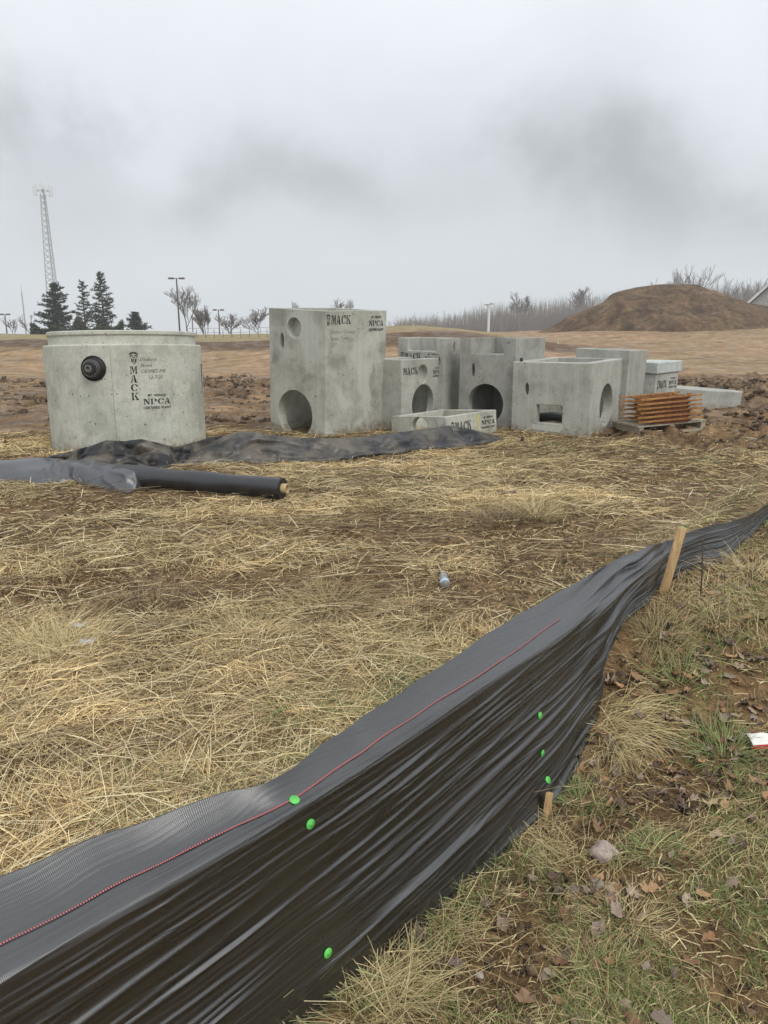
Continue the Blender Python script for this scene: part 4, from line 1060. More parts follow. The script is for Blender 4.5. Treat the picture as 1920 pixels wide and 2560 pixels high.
    for _k in range(300):
        uc = cr.uniform(su[0], su[-1]); ln = cr.uniform(.15, .75); v0 = cr.uniform(-.02, .60); sl = cr.normal(.03, .03); cv = cr.normal(0, .015)
        w_ = cr.uniform(.0020, .0055)*(1 if cr.random() < .8 else 1.9); am = w_*cr.uniform(.35, .95)
        du_ = U-uc; line = v0+sl*du_+cv*du_*du_
        fold += am*np.exp(-((Vm-line)/w_)**2)*np.exp(-(du_/ln)**4)
    disp = face*calm*(1.0*fold+.0025*(n1**3)+.006*n3)
    # gathers fanning out of the bulge toward the upper right
    ub = np.interp(13.6, t, su); g = np.exp(-((U-ub)/.35)**2)
    fan = np.sin((V-.25*(U-ub))*46+6*fbm(U*2, V*3, 2, 83))*.012*g*np.clip(V*1.2, 0, 1)
    disp = disp+fan
    P = P+nrm[:, None, :]*disp[..., None]*.9
    P[..., 2] += disp*.25
    top = sstep(vr, .9, V)
    P[..., 2] += top*(.010*(fbm(U*5, V*3, 3, 85)-.5)+.0025*np.sin(U*23+4*fbm(U*3, V, 2, 86)))
    uv = np.stack([U, np.cumsum(np.concatenate([np.zeros((nu, 1)), np.linalg.norm(np.diff(P, axis=1), axis=2)], 1), axis=1)], -1)
    c = P[nu//2, 0].copy()
    root = empty('silt_fence', Vector(c)); bpy.context.view_layer.update()
    tag(root, 'long black woven silt fence sagging across the foreground, red stitched line, green caps', 'silt fence')
    m = fabric_mat('silt_fabric', 0, (.006, .0056, .0052), .27, ior=2.1)
    grid_obj('fabric', P-c, m, root, uv, solid=.0015)
    G2 = np.array([proj(p)[:2] for p in P[::3, ::2].reshape(-1, 3)]).reshape(P[::3, ::2].shape[0], -1, 2)
    du = np.gradient(P, axis=0); dv = np.gradient(P, axis=1); NN = np.cross(du, dv); NN /= np.linalg.norm(NN, axis=2)[..., None]
    def locate(px, py):
        k = np.argmin((G2[..., 0]-px)**2+(G2[..., 1]-py)**2); a, b = divmod(k, G2.shape[1]); i, j = a*3, b*2
        n = NN[i, j]; cam = np.array([0, 0, EYE])-P[i, j]
        if n.dot(cam) < 0: n = -n
        return i, j, P[i, j], n
    # red stitch line
    M_red = newmat('red_thread'); mr, nt, N, L, b = M_red
    uvn = N.new('ShaderNodeTexCoord').outputs['UV']; w = N.new('ShaderNodeTexWave'); w.inputs['Scale'].default_value = 60; L.new(uvn, w.inputs['Vector'])
    L.new(ramp(nt, w.outputs['Fac'], [(.40, (.05, .02, .02)), (.6, (.50, .15, .15))]), b.inputs['Base Color']); b.inputs['Roughness'].default_value = .6
    pts = [(0, 2365), (115, 2305), (231, 2245), (350, 2188), (463, 2129), (600, 2062), (741, 1994), (833, 1930), (926, 1863), (1040, 1790), (1157, 1715), (1250, 1655), (1330, 1598), (1400, 1545)]
    ij = [locate(*p)[:2] for p in pts]; ui = np.array([a for a, _ in ij], float); vi = np.array([b for _, b in ij], float)
    i0 = int(ui[0]); us = np.arange(0, int(ui[-1])); vs = np.interp(us, ui, vi)
    vs = np.convolve(np.pad(vs, 20, mode='edge'), np.ones(41)/41, 'valid')
    line = []
    for i, vv in zip(us, vs):
        j = int(vv); f = vv-j; p = P[i, j]*(1-f)+P[i, min(j+1, nv-1)]*f; n = NN[i, j]; n = n if n[2] > 0 else -n
        tdir = P[i, min(j+2, nv-1)]-P[i, max(j-2, 0)]; tdir = tdir/np.linalg.norm(tdir)
        line.append([p+n*.003-tdir*.0022-c, p+n*.003+tdir*.0022-c])
    line = np.array(line); uvl = np.stack([np.repeat(su[us][:, None], 2, 1), np.tile([0, 1.], (len(us), 1))], -1)
    grid_obj('stitch_line', line, mr, root, uvl)
    M_cap = simple('green_cap', (.13, .60, .11), .5, var=.3)
    for px, py, sc in ((740, 1996, 1.0), (778, 2057, 1), (817, 2385, 1), (1349, 1786, 1), (1357, 1883, 1), (1371, 1949, 1)):
        i, j, p, n = locate(px, py)
        if py > 1999: n = n+nrm[i]*.6; n /= np.linalg.norm(n)
        Mx = Matrix.Translation(Vector(p-c)+Vector(n)*.003) @ Vector(n).to_track_quat('Z', 'Y').to_matrix().to_4x4()
        r = .0125*sc
        MB().lathe([(.0001, .0035), (r*.30, .0035), (r*.34, .0022), (r*.80, .0024), (r, .001), (r, -.001), (.0001, -.001)], 24, Mx).build('staple_cap', M_cap, root, smooth=True)
    return P, su, nrm
FP, FSU, FNRM = silt_fence()

M_stake = simple('new_pine', (.60, .40, .19), .7, var=.3, nscale=8, bmp=.2)
def stake_mat():
    m, nt, N, L, b = newmat('stake_wood'); v = coords(nt, 'Object', (40, 40, 3))
    f = tex_noise(nt, v, 1.5, 5, .6, .5); L.new(ramp(nt, f, [(.3, (.34, .20, .085)), (.55, (.54, .36, .17)), (.75, (.64, .46, .24))]), b.inputs['Base Color']); b.inputs['Roughness'].default_value = .7; bump(nt, b, f, .3, .003); return m
M_stake = stake_mat()
def stakes():
    a = at_z(1662, 1470, .34); b = at_y(1706, 1320, a.y+.03)
    root = empty('wooden_stake', a); tag(root, 'tall new pine stake leaning right beside the far end of the silt fence', 'stake', 'stakes of the silt fence')
    d = (b-a)
    mb = MB(); mb.bar(Vector((0, 0, 0))-d*.25, d, .038, .038, up=Vector((.55, .83, 0))); mb.build('post', M_stake, root, bevel=.002)
    q = simple('lime_cap', (.45, .62, .16), .5)
    Mx = Matrix.Translation(d+d.normalized()*.002) @ d.to_track_quat('Z', 'Y').to_matrix().to_4x4()
    MB().lathe([(.0001, .004), (.012, .004), (.013, 0), (.0001, 0)], 20, Mx).build('staple_cap', q, root)
    a = ground_at(1366, 2040); b = at_y(1372, 1995, a.y+.02)
    d = (b-a); mb = MB(); mb.bar(Vector((0, 0, 0))-d*.8, d*1.3, .016, .030, up=Vector((.6, .8, 0))); o = mb.build('wooden_stake', M_stake, bevel=.002); o.location = a
    tag(o, 'stub of a pine stake showing below the fence bottom', 'stake', 'stakes of the silt fence')
    a = ground_at(1752, 1500); b = at_y(1757, 1350, a.y)
    o = MB().tube([Vector((0, 0, -.05)), (b-a)*.5+Vector((.002, 0, 0)), b-a], [.004, .0035, .003], 6).build('thin_rod', simple('dark_stem', (.09, .07, .05), .8)); o.location = a
    tag(o, 'thin dark rod standing right of the tall stake', 'rod')
stakes()

# ------------------------------------------------------------ fabric roll and crumpled sheets
def fab_roll():
    m = fabric_mat('roll_fabric', 0, (.010, .011, .013), .38, weave=False, ior=1.7)
    a = at_z(706, 1252, 0); b = at_z(343, 1224, 0)
    r = .098
    A0 = Vector((a.x, a.y+.02, r+.015)); B0 = Vector((b.x, b.y+.06, r+.02)); d = (B0-A0).normalized(); Ex = B0+d*2.3
    root = empty('fabric_roll', A0); tag(root, 'black fabric roll on a cardboard core lying on straw, unrolling to the left', 'fabric roll')
    L_ = (B0-A0).length; n = 90; k = 40
    P = np.zeros((n, k, 3)); x = d.cross(Vector((0, 0, 1))).normalized(); y = x.cross(d)
    for i in range(n):
        s = i/(n-1)*(L_+.25); c = d*s
        rr = r+.012*sstep(L_*.75, L_, s)+.004*math.sin(s*9)
        for j in range(k):
            th = 2*math.pi*j/(k-1); q = rr*(1+.03*math.sin(3*th+s*3)+.05*(vnoise(s*4, th*1.5)-.5))
            v = c+x*q*math.cos(th)+y*q*math.sin(th); P[i, j] = v
    grid_obj('rolled_fabric', P, m, root)
    Mx = Matrix.Translation(Vector((0, 0, 0))) @ (-d).to_track_quat('Z', 'Y').to_matrix().to_4x4()
    MB().lathe([(r+.002, -.004), (r-.006, .004), (r-.03, -.004), (r-.05, .0), (.03, -.002), (.0001, -.03)], 40, Mx).build('roll_end', M_black, root, smooth=True)
    MB().lathe([(.046, -.05), (.046, .05), (.044, .053), (.037, .053), (.035, .05), (.035, -.12), (.0001, -.12)], 36, Mx).build('cardboard_core', simple('cardboard', (.50, .37, .20), .8, var=.2), root, smooth=True, autosm=True)
    # loose layer draped over the left part
    nu, nv = 260, 70
    u = np.linspace(0, 1, nu)[:, None]; v = np.linspace(0, 1, nv)[None, :]
    # front (near) edge and crest in pixels
    fx = np.interp(u[:, 0], [0, .1, .3, .55, .8, .93, 1], [355, 320, 250, 175, 110, 0, -160])
    fy = np.interp(fx, [-160, 0, 110, 175, 250, 320, 355], [1212, 1211, 1214, 1208, 1222, 1234, 1225])
    cx = fx+np.interp(u[:, 0], [0, .2, 1], [0, -10, 10]); cy = np.interp(cx, [-160, 0, 100, 200, 300, 360], [1150, 1150, 1148, 1152, 1163, 1174])
    Fp = np.array([at_z(a_, b_, .01) for a_, b_ in zip(fx, fy)]); Cp = []
    for q, (a_, b_) in enumerate(zip(cx, cy)):
        h = .19-.03*q/nu; Cp.append(at_z(a_, b_, h))
    Cp = np.array(Cp); Bp = Cp+np.array([0.05, .30, 0]); Bp[:, 2] = .02
    P = np.zeros((nu, nv, 3))
    for j in range(nv):
        t = j/(nv-1)
        if t < .6: k = t/.6; q = Fp*(1-k)+Cp*k; q[:, 2] += .055*math.sin(math.pi*k)*1.0; q[:, 1] -= .03*math.sin(math.pi*k)
        else: k = (t-.6)/.4; q = Cp*(1-k)+Bp*k; q[:, 2] += .03*math.sin(math.pi*k)
        P[:, j] = q
    for _ in range(6): P[:, 1:-1] = .25*P[:, :-2]+.5*P[:, 1:-1]+.25*P[:, 2:]
    U = u*3.2+0*v; V = v*.6+0*u
    f = 1-np.abs(2*vnoise(U*2.6+V*3+4, V*7-U*1.0)-1)
    g = fbm(U*1.6+V*2, V*4, 3, 91)-.5
    w = np.sin(np.pi*np.clip(V/.6, 0, 1))**.5
    P[..., 2] += w*(.030*f**2+.05*g); P[..., 1] -= w*(.03*f**2+.05*g)
    gz = H(P[..., 0], P[..., 1]); P[..., 2] = np.maximum(P[..., 2], gz+.004)
    P -= np.array(A0)
    m2 = fabric_mat('drape_fabric', 0, (.028, .029, .035), .40, weave=False)
    grid_obj('loose_layer', P, m2, root, solid=.002)
fab_roll()

def sheet(name, label, ridge, foot, x0, x1, seed, m, back=.35, lean=.40, crumple=.035, nu=420, roll=None, fold=None):
    nv = 90; px = np.linspace(x0, x1, nu)
    rx, ry = zip(*ridge); fx, fy = zip(*foot)
    f_y = np.interp(px, fx, fy); r_y = np.interp(px, rx, ry)
    k5 = np.ones(9)/9; f_y = np.convolve(np.pad(f_y, 4, mode='edge'), k5, 'valid'); 
    Fp = np.array([at_z(a, b, .0) for a, b in zip(px, f_y)])
    Rp = np.array([at_y(a, b, p[1]+lean) for a, b, p in zip(px, r_y, Fp)])
    Bp = Rp+np.array([0, back, 0]); Bp[:, 2] = np.minimum(Rp[:, 2]-.1, -.02)
    Fp[:, 2] = H(Fp[:, 0], Fp[:, 1])-.005
    P = np.zeros((nu, nv, 3))
    for j in range(nv):
        t = j/(nv-1)
        if t < .68: k = t/.68; q = Fp*(1-k)+Rp*k
        else: k = (t-.68)/.32; q = Rp*(1-k)+Bp*k
        P[:, j] = q
    for _ in range(3): P[:, 1:-1] = .25*P[:, :-2]+.5*P[:, 1:-1]+.25*P[:, 2:]
    s = np.concatenate([[0], np.cumsum(np.linalg.norm(np.diff(Fp, axis=0), axis=1))]); U, V = np.meshgrid(s, np.linspace(0, .7, nv), indexing='ij')
    wu = U+.3*fbm(U*2, V*2, 2, seed); wv = V+.2*fbm(U*2, V*2, 2, seed+1)
    c1 = np.abs(2*vnoise(wu*2.1+wv*2.5+seed, wv*4-wu*.8)-1)
    c2 = np.abs(2*vnoise(wu*4.7-wv*3+seed*2, wv*7+wu*2)-1)
    c3 = fbm(U*9, V*9, 2, seed+3)-.5
    w = np.sin(np.pi*np.clip(V/.5, 0, 1))
    disp = (c1-.4)*crumple*3.0+(c2-.4)*crumple*1.1+c3*crumple*.25
    if fold: disp = disp+fold(U, V, s[-1])
    P[..., 1] -= disp*w*.9; P[..., 2] += disp*w*.5
    edge = sstep(0, .03, U)*sstep(0, .03, s[-1]-U)
    c = Fp[nu//2].copy()
    root = empty(name, Vector(c)); tag(root, label, 'fabric sheet', 'crumpled black fabric by the concrete boxes')
    grid_obj('sheet', P-c, m, root, solid=.003)
    if roll:
        mb = MB(); n = 90; r0, xa, xb = roll
        xs_ = np.linspace(xa, xb, n); pts = []
        for i, a in enumerate(xs_):
            y = float(np.interp(a, px, f_y)); p = at_z(a, y-1, .0); z = float(H(p.x, p.y))
            pts.append(Vector((p.x, p.y, z+r0*.85+.012*(fbm(i*.09, 3, 2, 5)-.5)))-Vector(c))
        rad = [r0*(.75+.5*float(fbm(i*.12, 7, 2, 9)))*min(1, (i+2)/12, (n-i+2)/6) for i in range(n)]
        mb.tube(pts, rad, 14).build('rolled_hem', m, root, smooth=True)
    return root
mA = fabric_mat('dark_sheet', .10, (.006, .006, .0065), .36, weave=False, ior=1.5); mB = fabric_mat('muddy_sheet', .75, (.010, .011, .013), .42, weave=False, ior=1.55)
sheet('fabric_sheet', 'heap of clean black crumpled fabric in front of the round manhole section', 
      [(120, 1140), (180, 1126), (230, 1112), (265, 1098), (310, 1101), (355, 1096), (400, 1106), (437, 1117), (480, 1105), (525, 1092), (555, 1088), (590, 1120)],
      [(120, 1165), (343, 1178), (420, 1176), (480, 1160), (590, 1140)], 120, 588, 3, mA, lean=.30, crumple=.055, back=.12)
sheet('fabric_sheet', 'long muddy black fabric sheet with a rolled hem stretching along the concrete boxes',
      [(405, 1172), (440, 1158), (480, 1135), (525, 1108), (560, 1090), (597, 1076), (640, 1080), (675, 1087), (760, 1094), (845, 1095), (927, 1089), (1000, 1079), (1060, 1071), (1123, 1062), (1180, 1073), (1242, 1089), (1256, 1092)],
      [(405, 1176), (525, 1166), (700, 1160), (845, 1151), (1009, 1137), (1152, 1121), (1246, 1110), (1256, 1108)], 405, 1256, 7, mB, lean=.42, crumple=.03, back=.10, roll=(.034, 560, 1250))
def tip():
    a = at_z(1305, 1107, 0)
    o = MB().add([(-.04, 0, 0), (.04, -.02, 0), (.045, .03, 0), (.0, .01, .085), (-.03, .05, .0)], [(0, 1, 3), (1, 2, 3), (2, 4, 3), (4, 0, 3)]).build('fabric_scrap', mA)
    o.location = a; tag(o, 'small pointed black fabric scrap in front of the wide concrete box', 'scrap')
tip()

# ------------------------------------------------------------ litter, stones
def bottle():
    g = ground_at(1113, 1476); h = at_y(1113, 1412, g.y+.12)
    m, nt, N, L, b = newmat('clear_plastic'); b.inputs['Base Color'].default_value = (.86, .88, .84, 1); b.inputs['Transmission Weight'].default_value = .8; b.inputs['Roughness'].default_value = .15; b.inputs['IOR'].default_value = 1.3
    d = Vector((.0, .205, .012)).normalized()
    root = empty('plastic_bottle', g+Vector((0, 0, .03))); tag(root, 'crushed clear plastic bottle with a blue label lying on the straw', 'bottle')
    Mx = d.to_track_quat('Z', 'Y').to_matrix().to_4x4()
    MB().lathe([(.0001, 0), (.026, .002), (.030, .012), (.029, .07), (.022, .095), (.026, .11), (.028, .14), (.022, .17), (.013, .19), (.012, .205)], 20, Mx).build('bottle_body', m, root, smooth=True)
    MB().lathe([(.0305, .018), (.0308, .06)], 20, Mx).build('bottle_label', simple('blue_label', (.20, .38, .58), .5, c2=(.6, .65, .68), nscale=40), root, smooth=True)
    MB().lathe([(.0145, .198), (.0145, .212), (.0001, .213)], 16, Mx).build('bottle_cap', simple('white_cap', (.75, .75, .72), .5), root, smooth=True)
bottle()
def scrap(px, py, w, h, m, name, label, cat, z=.02, seed=0, rot=0):
    g = ground_at(px, py); n = 9; X, Y = np.meshgrid(np.linspace(-.5, .5, n), np.linspace(-.5, .5, n), indexing='ij')
    ed = 1+.35*(vnoise(X*4+seed, Y*4)-.5)
    x = X*w*ed; y = Y*h*ed; c, s = math.cos(rot), math.sin(rot)
    Z = z+.35*h*(fbm(X*3+seed, Y*3, 2, seed)-.3)
    o = grid_obj(name, np.stack([x*c-y*s, x*s+y*c, Z], -1), m, solid=.0012); o.location = g; tag(o, label, cat); return o
M_film = simple('pale_film', (.62, .64, .66), .35, var=.2)
scrap(199, 1576, .07, .05, M_film, 'plastic_scrap', 'grey plastic film scrap in straw, the farther of two near the left tuft', 'litter', .03, 2)
scrap(220, 1617, .085, .06, M_film, 'plastic_scrap', 'grey plastic film scrap in straw, the nearer of two near the left tuft', 'litter', .03, 5)
def wrapper():
    g = ground_at(1900, 1868); root = empty('food_wrapper', g); tag(root, 'white and red paper wrapper at the right edge on wet leaves', 'wrapper')
    n = 9; X, Y = np.meshgrid(np.linspace(-.5, .5, n), np.linspace(-.5, .5, n), indexing='ij')
    Z = .035+.02*fbm(X*3, Y*3, 2, 3)+.02*Y
    grid_obj('paper', np.stack([X*.085, Y*.055, Z*.8], -1), simple('white_paper', (.80, .79, .72), .6, var=.08), root, solid=.002)
    grid_obj('red_edge', np.stack([X*.085, -.0285+Y*.002, .010+.018*(Y+.5)+.006*X], -1), simple('red_paper', (.55, .06, .06), .5), root, solid=.002)
wrapper()
def stone(px, py, r, c, label, seed):
    g = ground_at(px, py); bm = bmesh.new(); bmesh.ops.create_icosphere(bm, subdivisions=4, radius=1)
    for v in bm.verts:
        k = .75+.5*float(fbm(v.co.x*1.3+seed, v.co.y*1.3+v.co.z, 3, seed)); v.co = Vector((v.co.x*r*k*1.15, v.co.y*r*k, v.co.z*r*k*.75))
    me = bpy.data.meshes.new('stone'); bm.to_mesh(me); bm.free(); me.materials.append(simple('stone_'+str(seed), c, .8, var=.35, nscale=40, bmp=.5)); me.polygons.foreach_set('use_smooth', [True]*len(me.polygons))
    o = link(bpy.data.objects.new('stone', me)); o.location = g+Vector((0, 0, r*.3)); tag(o, label, 'stone', 'stones on the verge')
stone(1510, 2140, .040, (.50, .40, .35), 'pinkish grey stone half buried on the muddy verge', 3)
stone(1530, 2228, .022, (.42, .32, .19), 'small tan stone just below the pinkish stone', 5)
stone(1490, 2215, .020, (.30, .25, .2), 'small brown stone among wet leaves below the pinkish stone', 9)
stone(1200, 2440, .011, (.45, .38, .33), 'little pale stone near the fence bottom in the foreground', 12)

# ------------------------------------------------------------ far things: trees
def bare_tree_segs(rnd, h, spread=.5, levels=5, trunk=None, multi=1):
    segs = []
    tr = trunk or h*.014
    def grow(p, d, l, r, lev):
        q = p; n = 3; kids = []
        for i in range(n):
            d = (d+Vector((rnd.uniform(-.14, .14), rnd.uniform(-.14, .14), rnd.uniform(.0, .10)))).normalized()
            e = q+d*l/n; segs.append((q, e, r*(1-.2*i/n), r*(1-.2*(i+1)/n))); q = e
            if lev > 0 and (i > 0 or lev < levels): kids.append((q, d))
        if lev == 0: return
        kids.append((q, d))
        for j, (q, dd) in enumerate(kids):
            if rnd.random() < .12: continue
            a = rnd.uniform(0, 6.28); t = rnd.uniform(.45, 1.0)*spread*(1.2 if j < len(kids)-1 else .5)
            nd = (dd+Vector((math.cos(a)*t, math.sin(a)*t, rnd.uniform(-.05, .25)))).normalized()
            grow(q, nd, l*rnd.uniform(.55, .80), r*(.5 if j < len(kids)-1 else .72), lev-1)
    for m in range(multi):
        d = Vector((rnd.uniform(-.3, .3)*(multi > 1), rnd.uniform(-.2, .2)*(multi > 1), 1)).normalized()
        grow(Vector((rnd.uniform(-.3, .3)*(multi > 1), 0, -.3)), d, h*.28, tr/math.sqrt(multi), levels)
    zmax = max(max(s[0].z, s[1].z) for s in segs); k = h/zmax
    return [(a*k, b*k, r0, r1) for a, b, r0, r1 in segs]
def segs_mesh(segs, n=3, minr=.012):
    A = np.array([s[0][:] for s in segs]); B = np.array([s[1][:] for s in segs]); r0 = np.maximum([s[2] for s in segs], minr); r1 = np.maximum([s[3] for s in segs], minr)
    d = B-A; d /= np.linalg.norm(d, axis=1)[:, None]+1e-9
    up = np.where(np.abs(d[:, 2:3]) > .9, np.array([[1., 0, 0]]), np.array([[0, 0, 1.]])); x = np.cross(d, up); x /= np.linalg.norm(x, axis=1)[:, None]; y = np.cross(d, x)
    V = []
    for P, r in ((A, r0), (B, r1)):
        for k in range(n):
            a = 2*math.pi*k/n; V.append(P+(x*math.cos(a)+y*math.sin(a))*r[:, None])
    V = np.stack(V, 1).reshape(-1, 3); b = (np.arange(len(A))*2*n)[:, None]; k = np.arange(n)[None, :]
    q = np.stack([b+k, b+(k+1) % n, b+n+(k+1) % n, b+n+k], -1).reshape(-1, 4)
    return V, q
M_bark = simple('bark', (.15, .125, .115), .95, var=.35, nscale=2); M_twig = simple('twigs', (.27, .245, .225), .95, var=.3, nscale=2)
M_reed = simple('red_twigs', (.25, .215, .19), .95, var=.3, nscale=2)
def base_z(x, y): return float(H(x, y))
def bare_tree(px, ytop, D, label, seed, spread=.5, levels=5, multi=1, m=None, group='bare trees on the horizon', minr=.02):
    rnd = random.Random(seed); t = at_y(px, ytop, D); zb = base_z(t.x, D); h = t.z-zb
    segs = bare_tree_segs(rnd, h, spread*1.5, levels-1 if multi < 3 else levels-2, multi=multi)
    root = empty('bare_tree', (t.x, D, zb)); tag(root, label, 'tree', group)
    rr = sorted(s[2] for s in segs)[-max(6, len(segs)//9)]
    tr = [s for s in segs if s[2] >= rr]; cr = [s for s in segs if s[2] < rr]
    V, q = segs_mesh(tr, 5, minr*1.5); npmesh('trunk', V, q, M_bark, root)
    V, q = segs_mesh(cr, 3, minr); npmesh('crown', V, q, m or M_twig, root)
    print('tree', len(segs))
bare_tree(28, 792, 95, 'small bare tree left of the conifers, the leftmost', 1, .6, 5, m=M_reed)
bare_tree(72, 785, 98, 'small bare tree between the thin mast and the broad conifer', 2, .6, 5, m=M_reed)
bare_tree(462, 714, 100, 'tall thin bare tree beside the tallest lamp pole', 4, .55, 6)
bare_tree(508, 762, 92, 'bushy bare tree with a dense brown base right of the tallest lamp pole', 5, .3, 6, multi=5, m=M_reed)
bare_tree(572, 782, 92, 'spreading bare tree right of the two armed lamp pole', 6, 1.0, 6, multi=3)
bare_tree(638, 766, 100, 'open crowned bare tree just left of the tallest concrete box', 23, .8, 6, multi=2)
bare_tree(725, 752, 130, 'faint bare tree above the left rim of the tallest concrete box', 9, .6, 6)
bare_tree(842, 744, 130, 'faint bare tree above the lettering of the tallest concrete box', 10, .6, 6)
bare_tree(890, 748, 130, 'faint bare tree above the right rim of the tallest concrete box', 11, .6, 6)
bare_tree(1312, 728, 125, 'tall rounded bare tree rising from the wood right of the white pole', 12, .5, 6, multi=2)
bare_tree(1465, 716, 125, 'tall rounded bare tree rising where the wood meets the dirt mound', 14, .5, 6, multi=2)
bare_tree(1625, 678, 120, 'pale bare tree behind the left shoulder of the dirt mound top', 15, .5, 6, multi=2)
bare_tree(1728, 662, 115, 'broad bare tree directly behind the top of the dirt mound', 16, .5, 6, multi=4)
bare_tree(1822, 686, 118, 'bare tree behind the right shoulder of the dirt mound', 17, .5, 6, multi=3)
bare_tree(1892, 694, 125, 'bare tree behind the house gable at the right edge', 18, .5, 6, multi=3)

def wood():
    rnd = random.Random(77); VV = []; QQ = []; off = 0
    prof = [(940, 800), (1000, 792), (1060, 790), (1110, 786), (1140, 778), (1200, 768), (1240, 772), (1300, 764), (1360, 760), (1420, 752), (1480, 746), (1560, 740), (1620, 728), (1700, 722), (1780, 718), (1850, 708), (1920, 705), (2100, 700)]
    protos = [bare_tree_segs(random.Random(100+i), 1.0, .5, 3, trunk=.011) for i in range(7)]
    pm = [segs_mesh(p, 3, .0022) for p in protos]
    for i in range(430):
        px = rnd.uniform(940, 2100)
        if px < 1100 and rnd.random() < .4: continue
        D = rnd.uniform(118, 165); yt = np.interp(px, *zip(*prof))+rnd.triangular(-16, 30, 4)
        t = at_y(px, yt, D); zb = base_z(t.x, D); h = t.z-zb; V, q = pm[rnd.randrange(7)]
        a = rnd.uniform(0, 6.28); c, s = math.cos(a), math.sin(a); w = .8
        X = (V[:, 0]*c-V[:, 1]*s)*h*w+t.x; Y = (V[:, 0]*s+V[:, 1]*c)*h*w+D; Z = V[:, 2]*h+zb
        VV.append(np.stack([X, Y, Z], 1)); QQ.append(q+off); off += len(V)
    # brush at the feet
    for i in range(5200):
        pass
    o = npmesh('distant_wood', np.vstack(VV), np.vstack(QQ), M_twig); tag(o, 'hazy leafless wood along the horizon at right', 'wood', kind='stuff')
    n = 16000; px = rnd; x = rng.uniform(2, 75, n); y = rng.uniform(110, 128, n)
    ppx = 960+F*x/(y*cp); z = H(x, y); top = np.interp(ppx, [960, 1100, 1200, 1400, 1600, 1920], [1.8, 2.6, 4.2, 5.2, 6, 6.5])*rng.uniform(.35, 1.15, n)
    dx = rng.normal(0, .5, n); w = .03
    A = np.stack([x-w, y, z-.2], 1); B = np.stack([x+w, y, z-.2], 1); Cc = np.stack([x+dx, y+rng.normal(0, .4, n), z+top], 1)
    V = np.stack([A, B, Cc], 1).reshape(-1, 3); q = np.arange(3*n).reshape(-1, 3)
    o = npmesh('distant_brush', V, q, M_twig); tag(o, 'dense leafless brush at the foot of the distant wood', 'brush', kind='stuff')
wood()

# ------------------------------------------------------------ conifers
M_needle = attrmat('needles', rough=.8, spec=.2)
def conifer(px, ytop, D, wpx, label, seed, dens=1.0, round_=False, lean=0):
    r = np.random.default_rng(seed); t = at_y(px, ytop, D); zb = base_z(t.x, D); h = t.z-zb; rad = wpx/2/F*D
    root = empty('conifer_tree', (t.x, D, zb)); tag(root, label, 'conifer', 'dark conifers on the bank at left')
    MB().tube([(0, 0, -.3), (lean*.3, 0, h*.5), (lean*.6, 0, h*.97)], [h*.020, h*.012, .02], 8).build('trunk', M_bark, root)
    segs = []; tri = []; cols = []
    nb = int(44*dens)
    for i in range(nb):
        f = (i+.5)/nb; z = h*(.12+.86*f)
        prof = (1-f)**.75*.95+.06 if not round_ else math.sqrt(max(0, 1-(f-.25)**2*1.7))*.95
        prof *= r.uniform(.55, 1.2)
        a = i*2.4+r.normal(0, .4); L = rad*prof
        up = r.uniform(-.02, .30) if f < .8 else r.uniform(.3, .9)
        d = np.array([math.cos(a), math.sin(a), up*.8]); p0 = np.array([lean*.6*f, 0, z]); p1 = p0+d*L*.6; p2 = p0+d*L+np.array([0, 0, .10*L])
        segs += [(Vector(p0), Vector(p1), .05, .035), (Vector(p1), Vector(p2), .035, .015)]
        n = int((18+L*36)*dens)
        s = r.uniform(.12, 1.05, n)[:, None]; base = p0+(p2-p0)*s
        side = np.array([-math.sin(a), math.cos(a), 0]); spread = (.30*(1.1-s)*L+.10)
        base = base+side*r.normal(0, 1, (n, 1))*spread*.6+np.array([0, 0, 1])*r.normal(-.02, .05, (n, 1))*(1+L*.2)
        dirn = d*.6+side*r.normal(0, .7, (n, 1))+np.array([0, 0, 1])*r.normal(-.05, .35, (n, 1)); dirn = dirn/np.linalg.norm(dirn, axis=1)[:, None]
        ln = r.uniform(.10, .26, (n, 1)); w = np.cross(dirn, r.normal(0, 1, (n, 3))); w = w/np.linalg.norm(w, axis=1)[:, None]*r.uniform(.03, .065, (n, 1))
        tri.append(np.stack([base-w, base+w, base+dirn*ln], 1)); tt = r.random((n, 1)); cols.append(np.repeat(np.array([.028, .045, .030])*(1-tt)+np.array([.075, .085, .055])*tt, 3, 0))
    V, q = segs_mesh(segs, 4, .015); npmesh('branches', V, q, M_bark, root)
    T = np.concatenate(tri).reshape(-1, 3); npmesh('crown', T, np.arange(len(T)).reshape(-1, 3), M_needle, root, cols={'tint': np.concatenate(cols)})
conifer(132, 708, 70, 108, 'broad dark conifer in front of the lattice tower, leftmost conifer', 1, 1.5, lean=.3)
conifer(203, 700, 72, 66, 'narrow dark conifer between the broad one and the tallest one', 2, .9)
conifer(250, 678, 70, 84, 'tallest dark conifer with an open spiky top', 3, 1.15, lean=-.1)
conifer(337, 781, 72, 62, 'small dark conifer standing apart right of the tall ones', 4, 1.1)
